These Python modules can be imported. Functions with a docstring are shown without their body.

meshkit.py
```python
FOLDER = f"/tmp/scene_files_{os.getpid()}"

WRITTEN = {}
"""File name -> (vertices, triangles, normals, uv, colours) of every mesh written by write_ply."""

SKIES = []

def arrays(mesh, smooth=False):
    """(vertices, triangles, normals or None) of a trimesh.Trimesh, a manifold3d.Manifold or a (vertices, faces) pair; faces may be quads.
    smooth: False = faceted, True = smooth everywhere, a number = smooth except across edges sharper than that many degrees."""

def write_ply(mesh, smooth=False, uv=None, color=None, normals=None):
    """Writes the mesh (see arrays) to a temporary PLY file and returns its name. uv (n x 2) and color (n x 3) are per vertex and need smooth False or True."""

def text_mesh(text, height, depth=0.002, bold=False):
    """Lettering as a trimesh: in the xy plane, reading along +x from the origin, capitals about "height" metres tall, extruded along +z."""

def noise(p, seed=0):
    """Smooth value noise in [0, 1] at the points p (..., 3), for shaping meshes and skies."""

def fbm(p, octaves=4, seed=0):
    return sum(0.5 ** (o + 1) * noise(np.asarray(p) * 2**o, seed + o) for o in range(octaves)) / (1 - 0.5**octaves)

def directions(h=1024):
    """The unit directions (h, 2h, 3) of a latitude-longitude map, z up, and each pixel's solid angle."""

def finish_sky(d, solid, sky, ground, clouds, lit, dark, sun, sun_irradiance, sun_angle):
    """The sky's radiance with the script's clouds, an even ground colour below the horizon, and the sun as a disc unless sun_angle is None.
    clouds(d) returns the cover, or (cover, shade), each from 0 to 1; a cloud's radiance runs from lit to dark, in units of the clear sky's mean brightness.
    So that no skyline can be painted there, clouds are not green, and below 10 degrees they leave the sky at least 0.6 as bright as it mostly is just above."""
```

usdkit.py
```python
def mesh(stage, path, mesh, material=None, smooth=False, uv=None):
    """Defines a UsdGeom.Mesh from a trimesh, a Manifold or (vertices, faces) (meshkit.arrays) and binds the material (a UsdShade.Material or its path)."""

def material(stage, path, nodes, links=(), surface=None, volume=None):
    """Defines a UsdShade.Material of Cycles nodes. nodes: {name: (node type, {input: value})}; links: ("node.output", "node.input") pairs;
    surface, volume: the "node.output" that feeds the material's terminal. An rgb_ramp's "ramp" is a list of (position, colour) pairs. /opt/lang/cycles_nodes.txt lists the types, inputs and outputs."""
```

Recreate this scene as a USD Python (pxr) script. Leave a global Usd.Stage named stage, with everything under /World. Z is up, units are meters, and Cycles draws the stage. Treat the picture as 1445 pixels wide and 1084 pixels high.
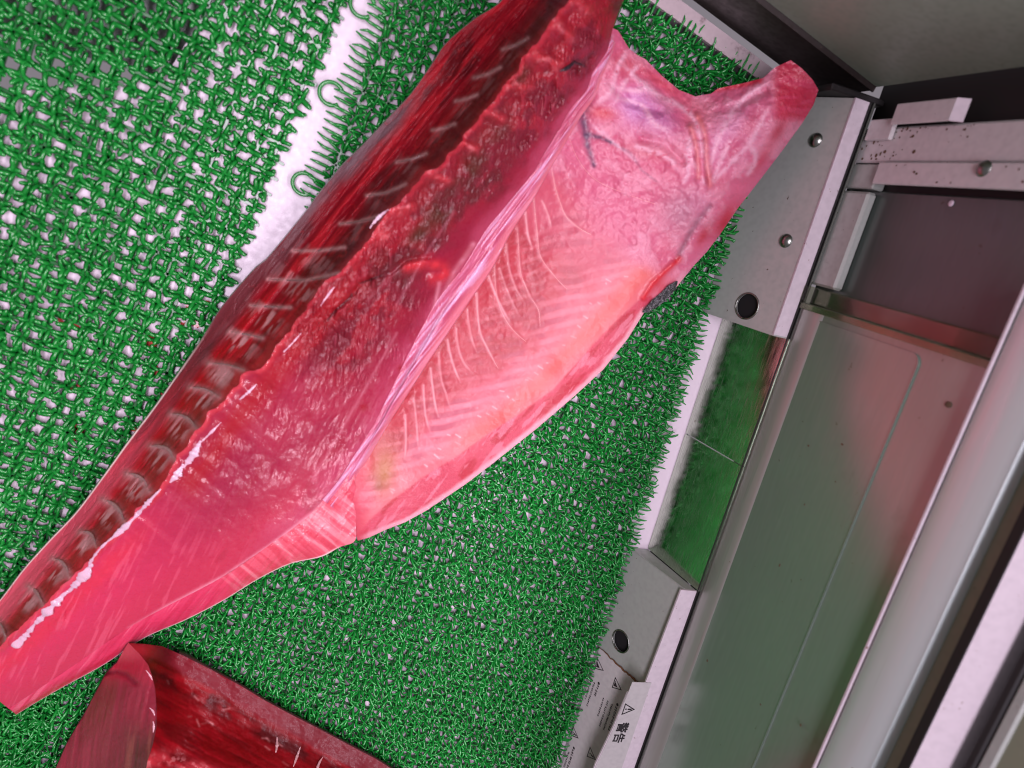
import math, glob, numpy as np, trimesh, usdkit, meshkit
from meshkit import fbm, noise
from pxr import Usd, UsdGeom, UsdLux, UsdShade, Gf, Sdf, Vt
from scipy.interpolate import RBFInterpolator, PchipInterpolator
from scipy.spatial import Delaunay
import shapely
from shapely.geometry import Polygon, Point, LineString, box as sbox
from shapely import affinity
rng = np.random.default_rng(7)
stage = Usd.Stage.CreateInMemory()
UsdGeom.SetStageUpAxis(stage, 'Z'); UsdGeom.SetStageMetersPerUnit(stage, 1.0)
UsdGeom.Xform.Define(stage, '/World'); UsdGeom.Scope.Define(stage, '/World/Looks')

# ------------------------------------------------------------------ camera
F, CX, CY, H = 950.0, 722.5, 542.0, 0.44          # focal length and centre in photo pixels, camera height
def _setup(nad, vp):
    n = np.array([nad[0]-CX, nad[1]-CY, F]); n /= np.linalg.norm(n)
    v = np.array([vp[0]-CX, vp[1]-CY, F]); v -= n*(v@n); v /= np.linalg.norm(v)
    return np.array([np.cross(-v, -n), -v, -n])
R = _setup((492, 227), (-154, 4042))
EYE = np.array([0, 0, H])
cam = UsdGeom.Camera.Define(stage, '/World/camera')
M = np.eye(4); M[0, :3] = R[:, 0]; M[1, :3] = -R[:, 1]; M[2, :3] = -R[:, 2]; M[3, :3] = EYE
cam.AddTransformOp().Set(Gf.Matrix4d(M.tolist()))
cam.CreateHorizontalApertureAttr(36.0); cam.CreateVerticalApertureAttr(27.0)
cam.CreateFocalLengthAttr(36.0*F/1445); cam.CreateClippingRangeAttr(Gf.Vec2f(0.01, 50))
cam.CreateFStopAttr(7.0); cam.CreateFocusDistanceAttr(0.53)
cam.CreateExposureAttr(0.0)

# ------------------------------------------------------------------ lamp and fill light
TINT = (1.0, 0.86, 1.0)
def rect(name, pos, target, w, h, inten, tint=TINT):
    l = UsdLux.RectLight.Define(stage, '/World/'+name)
    l.CreateWidthAttr(w); l.CreateHeightAttr(h); l.CreateIntensityAttr(inten); l.CreateColorAttr(Gf.Vec3f(*tint)); l.CreateNormalizeAttr(True)
    p, t = np.array(pos, float), np.array(target, float)
    zax = p-t; zax /= np.linalg.norm(zax)
    xax = np.array([0, 1.0, 0]); xax -= zax*(xax@zax); xax /= np.linalg.norm(xax)
    yax = np.cross(zax, xax)
    m = np.eye(4); m[0, :3], m[1, :3], m[2, :3], m[3, :3] = xax, yax, zax, p
    l.AddTransformOp().Set(Gf.Matrix4d(m.tolist()))
rect('case_lamp', (0.36, -0.22, 0.72), (0.05, -0.18, 0), 1.1, 0.05, 2.5, (1.0, .82, .97))
rect('ceiling_fill', (-0.25, 0.1, 1.7), (0, -0.1, 0), 1.5, 0.35, 9.0, (.98, .83, 1.0))  # broad soft fill added overhead for ambient light, no fitting seen
dome = UsdLux.DomeLight.Define(stage, '/World/room_light')

# ------------------------------------------------------------------ helpers
def lin(c):
    c = np.asarray(c, float)/255
    return np.where(c < .04045, c/12.92, ((c+.055)/1.055)**2.4)
def alb(c): return np.clip(lin(c)/np.array([1.16, 1.02, 1.16]), 0, .92)
def U(p, z):
    """photo pixels and heights to points of the place"""
    p = np.atleast_2d(np.asarray(p, float)); z = np.broadcast_to(np.asarray(z, float), len(p))
    d = np.stack([(p[:, 0]-CX)/F, (p[:, 1]-CY)/F, np.ones(len(p))], 1) @ R.T
    return EYE + d*((z-H)/d[:, 2])[:, None]
def UX(p, x):
    p = np.atleast_2d(np.asarray(p, float))
    d = np.stack([(p[:, 0]-CX)/F, (p[:, 1]-CY)/F, np.ones(len(p))], 1) @ R.T
    return EYE + d*(x/d[:, 0])[:, None]
def pix(w):
    c = (np.atleast_2d(w)-EYE) @ R
    return np.stack([c[:, 0]/c[:, 2]*F+CX, c[:, 1]/c[:, 2]*F+CY], 1)
def UP(p, o, n):
    """photo pixels onto a plane"""
    p = np.atleast_2d(np.asarray(p, float)); o = np.asarray(o); n = np.asarray(n)
    d = np.stack([(p[:, 0]-CX)/F, (p[:, 1]-CY)/F, np.ones(len(p))], 1) @ R.T
    return EYE + d*(((o-EYE)@n)/(d@n))[:, None]
used = {}
def path_of(name, parent=None):
    base = (str(parent.GetPath()) if parent is not None else '/World')+'/'+name
    k = used.get(base, 0); used[base] = k+1
    return base if k == 0 else f'{base}_{k:03d}'
def say(p, label=None, cat=None, group=None, kind=None):
    for k, v in (('label', label), ('category', cat), ('group', group), ('kind', kind)):
        if v: p.SetCustomDataByKey(k, v)
    return p
def thing(name, label, cat, group=None):
    return say(UsdGeom.Xform.Define(stage, path_of(name)).GetPrim(), label, cat, group)
def obj(name, mesh, mat, parent=None, smooth=False, label=None, cat=None, kind=None, col=None, aux=None, group=None):
    m = usdkit.mesh(stage, path_of(name, parent), mesh, mat, smooth=smooth)
    pv = UsdGeom.PrimvarsAPI(m)
    if col is not None:
        pv.CreatePrimvar('flesh', Sdf.ValueTypeNames.Color3fArray, 'vertex').Set(Vt.Vec3fArray.FromNumpy(np.asarray(col, np.float32)))
    if aux is not None:
        pv.CreatePrimvar('wet', Sdf.ValueTypeNames.Color3fArray, 'vertex').Set(Vt.Vec3fArray.FromNumpy(np.asarray(aux, np.float32)))
    return say(m.GetPrim(), label, cat, group, kind)
def looks(name, nodes, links, surface='p.BSDF', **k):
    return usdkit.material(stage, '/World/Looks/'+name, nodes, links, surface=surface, **k)
def smooth01(x): x = np.clip(x, 0, 1); return x*x*(3-2*x)
def ss(a, b, x): return smooth01((x-a)/(b-a))
def dist(p, line):
    """distance in photo pixels to a polyline, and where along it (0..1)"""
    line = np.asarray(line, float); best = np.full(len(p), 1e9); at = np.zeros(len(p))
    seg = np.linalg.norm(np.diff(line, axis=0), axis=1); cum = np.concatenate([[0], np.cumsum(seg)])
    lo, hi = line.min(0)-70, line.max(0)+70
    k = np.nonzero(((p > lo) & (p < hi)).all(1))[0]; q = p[k]; b = np.full(len(k), 1e9); a = np.zeros(len(k))
    for i in range(len(seg)):
        d = line[i+1]-line[i]; t = np.clip(((q-line[i])@d)/(d@d+1e-9), 0, 1)
        r = np.linalg.norm(q-line[i]-t[:, None]*d, axis=1); m = r < b
        b[m] = r[m]; a[m] = (cum[i]+t[m]*seg[i])/cum[-1]
    best[k] = b; at[k] = a
    return best, at
def blob(p, c, rx, ry, ang=0):
    d = p-np.array(c); a = math.radians(ang); x = d[:, 0]*math.cos(a)+d[:, 1]*math.sin(a); y = -d[:, 0]*math.sin(a)+d[:, 1]*math.cos(a)
    return np.exp(-((x/rx)**2+(y/ry)**2))
class Paint:
    def __init__(s, n, c): s.c = np.tile(alb(c), (n, 1))
    def mix(s, c, w):
        w = np.clip(w, 0, 1)[:, None]; s.c = s.c*(1-w)+(alb(c) if np.ndim(c[0]) == 0 else c)*w
    def mul(s, k): s.c = s.c*np.asarray(k)[:, None]
def spline(pts, n):
    """a smooth polyline through the points"""
    pts = np.asarray(pts, float); d = np.concatenate([[0], np.cumsum(np.linalg.norm(np.diff(pts, axis=0), axis=1))])
    return PchipInterpolator(d, pts)(np.linspace(0, d[-1], n))

# ------------------------------------------------------------------ materials
def flesh_material(name, rough, bump, scale, sss=.12, coat=.35, spec=.5):
    return looks(name, {
        'a': ('attribute', {'attribute': 'flesh'}), 'w': ('attribute', {'attribute': 'wet'}), 'sw': ('separate_color', {}),
        'g': ('geometry', {}),
        'n1': ('noise_texture', {'scale': scale, 'detail': 4.0, 'roughness': .62}),
        'n2': ('noise_texture', {'scale': scale*3.4, 'detail': 2.0}),
        'r': ('map_range', {'from_min': .3, 'from_max': .7, 'to_min': rough-.1, 'to_max': rough+.14}),
        'bs': ('math', {'math_type': 'multiply_add', 'value2': 1.0, 'value3': .08}),
        'ad': ('math', {'math_type': 'multiply_add', 'value2': .35}),
        'b': ('bump', {'distance': bump}),
        'p': ('principled_bsdf', {'subsurface_weight': sss, 'subsurface_scale': .003, 'subsurface_radius': (1., .25, .18), 'coat_weight': coat, 'coat_roughness': .07, 'specular_ior_level': spec}),
    }, [('g.position', 'n1.vector'), ('g.position', 'n2.vector'), ('a.color', 'p.base_color'), ('w.color', 'sw.color'), ('sw.r', 'bs.value1'),
        ('n2.fac', 'ad.value1'), ('n1.fac', 'ad.value3'), ('ad.value', 'b.height'), ('bs.value', 'b.strength'),
        ('n1.fac', 'r.value'), ('r.result', 'p.roughness'), ('b.normal', 'p.normal'), ('b.normal', 'p.coat_normal')])
FLESH = flesh_material('tuna_flesh', .34, .0016, 380., .10, .55, .4)
BLOODM = flesh_material('dark_cut', .42, .0016, 400., .06, .06, .16)
CUTM = flesh_material('tuna_cut', .42, .0016, 400., .10, .18)
LINING = flesh_material('belly_lining', .46, .0016, 420., .15, .22)
def simple(name, c, rough=.5, metallic=0., **k):
    return looks(name, {'p': ('principled_bsdf', {'base_color': tuple(alb(c)), 'roughness': rough, 'metallic': metallic, **k})}, [])
def stained(name, c, stain, rough, metallic, amount, scale, bump=.0002, spec=.5, streak=(1, 1, 1), speck=.0, var=.72, rv=1.):
    """a sheet with blotches of dirt, fine specks and worn gloss"""
    return looks(name, {
        'g': ('geometry', {}), 'mp': ('mapping', {'scale': streak}),
        'n': ('noise_texture', {'scale': scale, 'detail': 7.0, 'roughness': .68}),
        'v': ('noise_texture', {'scale': scale*9, 'detail': 3.0, 'roughness': .6}),
        'f': ('noise_texture', {'scale': 260., 'detail': 3.0}),
        'k': ('rgb_ramp', {'ramp': [(0, (0, 0, 0)), (.70-amount, (0, 0, 0)), (.86-amount, (1, 1, 1)), (1, (1, 1, 1))]}),
        'k2': ('rgb_ramp', {'ramp': [(0, (0, 0, 0)), (.735-speck, (0, 0, 0)), (.76-speck, (1, 1, 1)), (1, (1, 1, 1))]}),
        'mx': ('math', {'math_type': 'maximum'}),
        't': ('mix_color', {'a': tuple(alb(c)), 'b': tuple(alb(c)*var)}),
        'm': ('mix_color', {'b': tuple(alb(stain))}),
        'r': ('map_range', {'from_min': .25, 'from_max': .75, 'to_min': max(rough-.12*rv, .03), 'to_max': rough+.15*rv}),
        'b': ('bump', {'distance': bump, 'strength': .4}),
        'p': ('principled_bsdf', {'metallic': metallic, 'specular_ior_level': spec}),
    }, [('g.position', 'n.vector'), ('g.position', 'v.vector'), ('g.position', 'mp.vector'), ('mp.vector', 'f.vector'), ('n.fac', 'k.fac'), ('v.fac', 'k2.fac'),
        ('k.color', 'mx.value1'), ('k2.color', 'mx.value2'), ('f.fac', 't.fac'), ('t.result', 'm.a'), ('mx.value', 'm.fac'), ('m.result', 'p.base_color'),
        ('f.fac', 'r.value'), ('r.result', 'p.roughness'), ('f.fac', 'b.height'), ('b.normal', 'p.normal')])
BOARD = stained('white_board', (232, 206, 229), (225, 190, 208), .35, 0, .02, 30., var=.95)
STEEL = stained('grey_painted_steel', (190, 186, 188), (82, 62, 48), .42, .2, .03, 26., speck=.02)
FLANGE = stained('pale_lit_steel', (238, 214, 232), (130, 92, 70), .42, .05, .02, 40., speck=.03)  # base made paler for faces turned to the lamp, light in the colour
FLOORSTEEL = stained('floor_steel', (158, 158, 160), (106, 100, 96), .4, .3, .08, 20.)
POLISH = stained('polished_steel', (232, 234, 226), (170, 160, 150), .15, 1., .0, 30., bump=.00003, streak=(6, .3, 6))
DOOR2 = stained('rear_door_sheet', (92, 97, 97), (74, 74, 66), .22, .35, .08, 14., bump=.000002, streak=(1, .12, 1), speck=.03, var=.9, rv=.3)
DOOR = stained('door_sheet', (164, 172, 168), (134, 138, 128), .22, .56, .10, 12., bump=.000002, streak=(1, .12, 1), speck=.03, var=.94, rv=.2)
OLIVE = stained('olive_sheet', (140, 138, 122), (66, 60, 44), .5, .1, .06, 40., bump=.00002, speck=.02, var=.9)
ALU = stained('brushed_aluminium', (232, 236, 246), (180, 172, 150), .42, .4, .02, 18., bump=.00002, streak=(1, .04, 1), speck=.01, var=.9)
REFLM = stained('dull_reflection', (178, 174, 174), (140, 132, 110), .38, .5, .03, 24., bump=.00002, streak=(1, .05, 1), speck=.02, var=.85)  # for the added strip that imitates a reflection on the door
WALL = stained('wall_sheet', (138, 145, 134), (112, 114, 102), .42, .15, .08, 9., bump=.00006, speck=.015)
BLACK = stained('black_skirt', (44, 33, 33), (92, 74, 66), .42, .1, -.02, 60., speck=.04)
LIP = stained('worn_lip', (205, 180, 192), (70, 44, 38), .4, .3, .14, 60.)
POSTM = stained('post_steel', (232, 216, 226), (110, 80, 60), .42, .05, .03, 40., speck=.03)
GASKET = simple('dark_gasket', (22, 18, 18), .6)
HOLE = simple('dark_hole', (8, 7, 7), .9)
CHROME = simple('bolt_steel', (150, 146, 146), .28, 1.)
INK = simple('black_print', (40, 34, 38), .6)
LABEL = stained('label_sheet', (212, 198, 206), (150, 100, 66), .4, 0, .0, 60.)
ACRYL = looks('clear_acrylic', {'f': ('fresnel', {'IOR': 1.5}), 'mr': ('math', {'math_type': 'multiply_add', 'value2': .3, 'value3': .02}), 't': ('transparent_bsdf', {'color': (.80, .82, .72)}), 'g': ('glossy_bsdf', {'roughness': .12, 'color': (.75, .75, .68)}), 'm': ('mix_closure', {})},
              [('f.fac', 'mr.value1'), ('mr.value', 'm.fac'), ('t.BSDF', 'm.closure1'), ('g.BSDF', 'm.closure2')], surface='m.closure')
def turf_material(name, c1, c2):
    return looks(name, {'g': ('geometry', {}), 'n': ('noise_texture', {'scale': 55., 'detail': 3.0}),
        'm': ('mix_color', {'a': tuple(lin(c1)), 'b': tuple(lin(c2))}), 'h': ('hsv', {}), 'ri': ('map_range', {'to_min': .75, 'to_max': 1.25}),
        'p': ('principled_bsdf', {'roughness': .22, 'specular_ior_level': .7, 'subsurface_weight': 0.})},
        [('g.position', 'n.vector'), ('n.fac', 'm.fac'), ('m.result', 'h.color'), ('g.random_per_island', 'ri.value'), ('ri.result', 'h.value'), ('h.color', 'p.base_color')])
TURF = turf_material('green_turf_plastic', (10, 120, 38), (38, 172, 66))
TURFB = turf_material('green_turf_base', (8, 96, 34), (20, 124, 50))
usdkit.material(stage, '/World/Looks/room', {'b': ('background_shader', {'color': (.95, .85, .96), 'strength': .24})}, [], surface='b.background')
UsdShade.MaterialBindingAPI.Apply(dome.GetPrim()).Bind(UsdShade.Material.Get(stage, '/World/Looks/room'))

# ------------------------------------------------------------------ box-like sheets
def prism(pts, n, t):
    """a flat polygon of 3-D points thickened by t along -n"""
    pts = np.asarray(pts, float); n = np.asarray(n, float)/np.linalg.norm(n)
    c = pts.mean(0); a = pts[1]-pts[0]; a /= np.linalg.norm(a); b = np.cross(n, a)
    q = Polygon(np.stack([(pts-c)@a, (pts-c)@b], 1)).buffer(0)
    return place(trimesh.creation.extrude_polygon(q, t, engine='earcut'), c-n*t, a, b, n)
def place(m, o, a, b, n):
    T = np.eye(4); T[:3, 0], T[:3, 1], T[:3, 2], T[:3, 3] = a, b, n, o
    m = m.copy(); m.apply_transform(T); return m
def boxm(x0, x1, y0, y1, z0, z1, bev=.0012):
    """box with chamfered edges"""
    import manifold3d as mf
    x0, x1, y0, y1, z0, z1 = min(x0, x1), max(x0, x1), min(y0, y1), max(y0, y1), min(z0, z1), max(z0, z1)
    b = min(bev, (x1-x0)/2.5, (y1-y0)/2.5, (z1-z0)/2.5)
    P = []
    for x in (x0, x1):
        for y in (y0, y1):
            for z in (z0, z1):
                sx, sy, sz = (1 if x == x0 else -1), (1 if y == y0 else -1), (1 if z == z0 else -1)
                P += [(x+sx*b, y+sy*b, z), (x+sx*b, y, z+sz*b), (x, y+sy*b, z+sz*b)]
    return trimesh.convex.convex_hull(np.array(P))
def sweep_y(profile, y0, y1):
    """a closed x-z profile run along y"""
    m = trimesh.creation.extrude_polygon(Polygon(profile).buffer(0), y1-y0, engine='earcut')
    return place(m, (0, y0, 0), (1, 0, 0), (0, 0, 1), (0, -1, 0)) if False else trimesh.Trimesh(np.stack([m.vertices[:, 0], y0+m.vertices[:, 2], m.vertices[:, 1]], 1), m.faces[:, ::-1])
def tube(path, rad, k=8, flat=1.0):
    """a tapering tube along 3-D points; rad per point; flat squeezes it in z"""
    path = np.asarray(path, float); rad = np.broadcast_to(rad, len(path)); V = []; n = len(path)
    t = np.gradient(path, axis=0); t /= np.linalg.norm(t, axis=1, keepdims=True)+1e-12
    up = np.array([0, 0, 1.0]); s = np.cross(t, up); sl = np.linalg.norm(s, axis=1, keepdims=True); s = np.where(sl > .05, s/np.maximum(sl, 1e-6), [1, 0, 0]); v = np.cross(s, t)
    for i in range(n):
        for j in range(k):
            a = 2*math.pi*j/k; V.append(path[i]+rad[i]*(math.cos(a)*s[i]+flat*math.sin(a)*v[i]))
    V += [path[0], path[-1]]; Fc = []
    for i in range(n-1):
        for j in range(k):
            a, b = i*k+j, i*k+(j+1) % k; Fc += [(a, b, b+k), (a, b+k, a+k)]
    for j in range(k): Fc += [(n*k, (j+1) % k, j), (n*k+1, (n-1)*k+j, (n-1)*k+(j+1) % k)]
    return trimesh.Trimesh(np.array(V), np.array(Fc)[:, ::-1], process=False)

# ================================================================== the case
X0 = 0.296; YW = 0.111                             # plane of the sliding doors; the end of the case
XB = 0.262; ZK = 0.055                             # foot and height of the duct kerb
XF = .285                                       # inner edge of the kerb's flange
# floor board, steel floor at its end
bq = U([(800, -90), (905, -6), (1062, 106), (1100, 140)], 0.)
obj('case_floor', prism([(-.42, -.66, 0), (.2815, -.66, 0), (.2815, .10, 0), bq[3], bq[2], bq[1], bq[0], *U([(330, -130), (325, -5), (262, 62), (236, 104), (190, 118), (0, 126), (-160, 130)], 0.), (-.42, .0, 0)], (0, 0, 1), .012), BOARD, kind='structure', label='pinkish white board under the turf mats', cat='floor')  # top-left corner cut away so the grey below stands in for shade
w0, w1 = U([(1000, 22), (1165, 145)], 0.)
wd = w1-w0; wd[2] = 0; wd /= np.linalg.norm(wd); wn = np.array([wd[1], -wd[0], 0]); wn = wn if wn@(np.zeros(3)-w0) > 0 else -wn
wl, wr = w0-wd*.45, w0+wd*((X0+.25-w0[0])/wd[0])
obj('steel_floor', prism([wl+wn*.0, w1+wd*.0, (XB, -.66, 0), (.255, -.66, 0), (.255, .0, 0), (.1, .02, 0), (-.2, .02, 0)], (0, 0, 1), .01).apply_translation((0, 0, -.012)), FLOORSTEEL, kind='structure', label='grey steel floor pan, standing in for shade at the top left corner', cat='floor')
# end wall: black skirt, sheet, worn lip at the foot
ew = say(thing('end_wall', 'dark grey-green steel end wall with black skirt at the corner', 'wall'), kind='thing')
zs = UP([(1150, 64)], w0, wn)[0][2]
def wallrect(z0, z1, a, b, off, t):
    p = [np.array([*(a[:2]+wn[:2]*off), z0]), np.array([*(b[:2]+wn[:2]*off), z0]), np.array([*(b[:2]+wn[:2]*off), z1]), np.array([*(a[:2]+wn[:2]*off), z1])]
    return prism(p, wn, t)
corner = w0+wd*((X0+.002-w0[0])/wd[0])
obj('skirt', wallrect(0.004, zs, wl, corner, .0, .006), BLACK, ew)
obj('ridge', wallrect(zs, zs+.0014, wl, corner, .0012, .006), BLACK, ew)
obj('sheet', wallrect(zs+.0016, .5, wl, corner, -.002, .006), WALL, ew)
obj('lip', prism([wl+wn*.0155, w1+wn*.0155+wd*.004, w1+wn*.005+wd*.004, wl+wn*.005], (0, 0, 1), .004).apply_translation((0, 0, .006)), LIP, ew)
obj('gasket', prism([wl+wn*.019, w1+wn*.019, w1+wn*.0155, wl+wn*.0155], (0, 0, 1), .003).apply_translation((0, 0, .003)), GASKET, ew)

obj('end_filler', boxm(.268, X0+.012, .1086, .1128, .0006, .0535, .0008), GASKET, ew)  # near-black block filling the corner between kerb end and wall
# duct kerb: leaning grey face with air holes, flange on top, two polished cover plates, bolts, warning label
kb = thing('duct_kerb', 'grey steel air duct kerb with round holes, bolts and a warning label', 'duct')
fa = np.array([0, -1.0, 0]); fb = np.array([XF-XB, 0, ZK]); FL = np.linalg.norm(fb); fb /= FL; fn = np.cross(fa, fb); fn = fn if fn[0] < 0 else -fn
fo = np.array([XB, 0, 0])
YE0, YE1 = .108, -.60
def onface(p): q = UP(p, fo, fn)-fo; return np.stack([q@fa, q@fb], 1)     # (down the case, up the face)
ya, yb, yc = [UX([(p)], X0)[0][1] for p in ((1098, 472), (1035, 648), (970, 815))]
holes = [onface([(1054, 432)])[0], onface([(876, 905)])[0]]
for s0, s1 in ((-YE0, -ya), (-yc, -YE1)):
    poly = sbox(s0, .001, s1, FL)
    for h in holes: poly = poly.difference(Point(*h).buffer(.0085, 32))
    poly = poly.buffer(0)
    for g in getattr(poly, 'geoms', [poly]):
        obj('face', place(trimesh.creation.extrude_polygon(g, .0015, engine='earcut'), fo-fn*.0015, fa, fb, fn if np.cross(fa, fb)@fn > 0 else -fn), STEEL, kb)
for h in holes:
    c = fo+fa*h[0]+fb*h[1]; an = np.linspace(0, 2*math.pi, 33)
    obj('hole_rim', tube([c+.0088*(math.cos(a)*fa+math.sin(a)*fb) for a in an], .0007, 6), CHROME, kb, smooth=True)
for s0, s1 in ((YE0-.002, ya+.002), (yc-.002, YE1)): obj('duct_inside', sweep_y([(XB+.004, .0008), (X0-.001, .0008), (X0-.001, ZK-.002), (XF+.0015, ZK-.002)], s1, s0), HOLE, kb)  # near-black fill standing in for the shade behind the holes
for s0, s1 in ((YE0, ya+.0005), (yc-.0005, YE1)):
    fl_ = [(XF-.0005, s0), (X0, s0), (X0, s1), (XF-.0005, s1)] if s0 == YE0 else [(.2815, s0), (X0, s0), (X0, s1), (.2595, s1), (.2595, -.40), (.2642, -.364), (.2666, -.331), (.2785, -.329)]
    obj('flange', prism([(x_, y_, ZK+.0016) for x_, y_ in fl_], (0, 0, 1), .0016), FLANGE, kb)
n2 = fn
for a, b in ((ya, yb), (yb, yc)):
    p0 = np.array([.2795, 0, .0008]); p1 = np.array([X0-.0004, 0, ZK+.003])
    q = [p0+[0, a-.0004, 0], p0+[0, b+.0004, 0], p1+[0, b+.0004, 0], p1+[0, a-.0004, 0]]
    nn = np.cross(q[1]-q[0], q[3]-q[0]); nn = nn if nn[0] < 0 else -nn
    obj('polished_plate', prism(q, nn, .001), POLISH, kb, label='mirror-polished steel cover plate reflecting the green turf')
for yy in (ya+.0006, yc-.0006):
    obj('cheek', prism([(XB, yy, .001), (.2795, yy, .001), (X0-.0006, yy, ZK+.0016), (XF, yy, ZK+.0012)], (0, 1 if yy > yb else 1, 0), .0011), STEEL, kb)
for p in ((1151, 198), (1109, 340)):
    h = onface([p])[0]; c = fo+fa*h[0]+fb*h[1]
    d = trimesh.creation.revolve(np.array([[0, .0026], [.0022, .0022], [.0040, .0010], [.0046, 0]]), sections=24)
    obj('bolt', place(d, c+fn*.0003, fa, np.cross(fn, fa), fn), CHROME, kb, smooth=40)
obj('edge_strip', boxm(X0+.0003, X0+.0016, YE1, YE0, ZK-.01, ZK+.0045, .0004), CHROME, kb)
obj('edge_seal', boxm(X0-.0012, X0+.0001, YE1, YE0, ZK+.0017, ZK+.0026, .0002), GASKET, kb)

# lettering
def glyphs(text, height, depth=.00015, face='Noto Sans CJK Regular'):
    from PIL import Image, ImageDraw, ImageFont
    font = ImageFont.truetype(glob.glob(f'/opt/blender-*/*/datafiles/fonts/{face}.woff2')[0], 96)
    x0, y0, x1, y1 = font.getbbox(text, anchor='ls', stroke_width=2)
    im = Image.new('L', (x1-x0+8, y1-y0+8)); ImageDraw.Draw(im).text((4-x0, 4-y0), text, 255, font, anchor='ls', stroke_width=2)
    on = np.pad(np.asarray(im) > 127, ((0, 0), (1, 1))).astype(np.int8)
    r, st = np.nonzero(np.diff(on, axis=1) == 1); en = np.nonzero(np.diff(on, axis=1) == -1)[1]
    sh = shapely.union_all(shapely.box(st, -r-1, en, -r)).buffer(.6).buffer(-.6).simplify(.7)
    s = height/84.; sh = affinity.affine_transform(sh, [s, 0, 0, s, 0, (y1-y0+8)*s])
    return trimesh.util.concatenate([trimesh.creation.extrude_polygon(g, depth, engine='earcut') for g in getattr(sh, 'geoms', [sh])])
def ring(poly, w): return poly.difference(poly.buffer(-w))
def flat(shape, depth=.00015): return trimesh.util.concatenate([trimesh.creation.extrude_polygon(g, depth, engine='earcut') for g in getattr(shape, 'geoms', [shape]) if g.area > 0])
y_lab = UP([(893, 962)], (0, 0, ZK+.0016), (0, 0, 1))[0][1]
lab = obj('warning_label', prism([(.2672, y_lab, ZK+.0021), (.2835, y_lab, ZK+.0021), (.2835, -.58, ZK+.0021), (.2602, -.58, ZK+.0021), (.2602, -.40, ZK+.0021), (.2648, -.364, ZK+.0021)], (0, 0, 1), .0004), LABEL, kb, label='white warning label with black triangles and print')
lf = place(trimesh.creation.extrude_polygon(sbox(onface([(882, 947)])[0][0], .004, .58, FL-.0012), .0003, engine='earcut'), fo+fn*.0002, fa, fb, np.cross(fa, fb))
obj('label_side', lf, LABEL, lab)
tri = Polygon([(-.0055, -.0045), (.0055, -.0045), (0, .0055)])
bang = shapely.union_all([sbox(-.0006, -.0008, .0006, .0026), sbox(-.0006, -.0028, .0006, -.0016)])
hand = shapely.union_all([Polygon([(-.0018, -.003), (.0026, -.003), (.0012, .001)]), sbox(-.0026, -.0034, .0028, -.0029)])
def on_flange(m, p, z=ZK+.00215):
    o = UP([p], (0, 0, z), (0, 0, 1))[0]
    return place(m, o, (0, -1, 0), (1, 0, 0), (0, 0, 1))
def on_side(m, p):
    o = UP([p], fo+fn*.00055, fn)[0]
    return place(m, o, fa, fb, np.cross(fa, fb))
def cent(m):
    m = m.copy(); c = m.bounds.mean(0); m.apply_translation((-c[0], -c[1], 0)); return m
obj('symbol', on_flange(flat(shapely.union_all([ring(tri, .0008), bang])), (887, 1001)), INK, lab)
obj('lettering', on_flange(cent(glyphs('警告', .0088)), (876, 1034)), INK, lab)
for p, kind in (((846, 941), hand), ((871, 968), hand), ((811, 1036), bang), ((835, 1066), bang)):
    obj('symbol', on_side(flat(shapely.union_all([ring(affinity.scale(tri, .95, .95), .0006), affinity.scale(kind, .9, .9)])), p), INK, lab)
r2 = np.random.default_rng(3)
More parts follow.
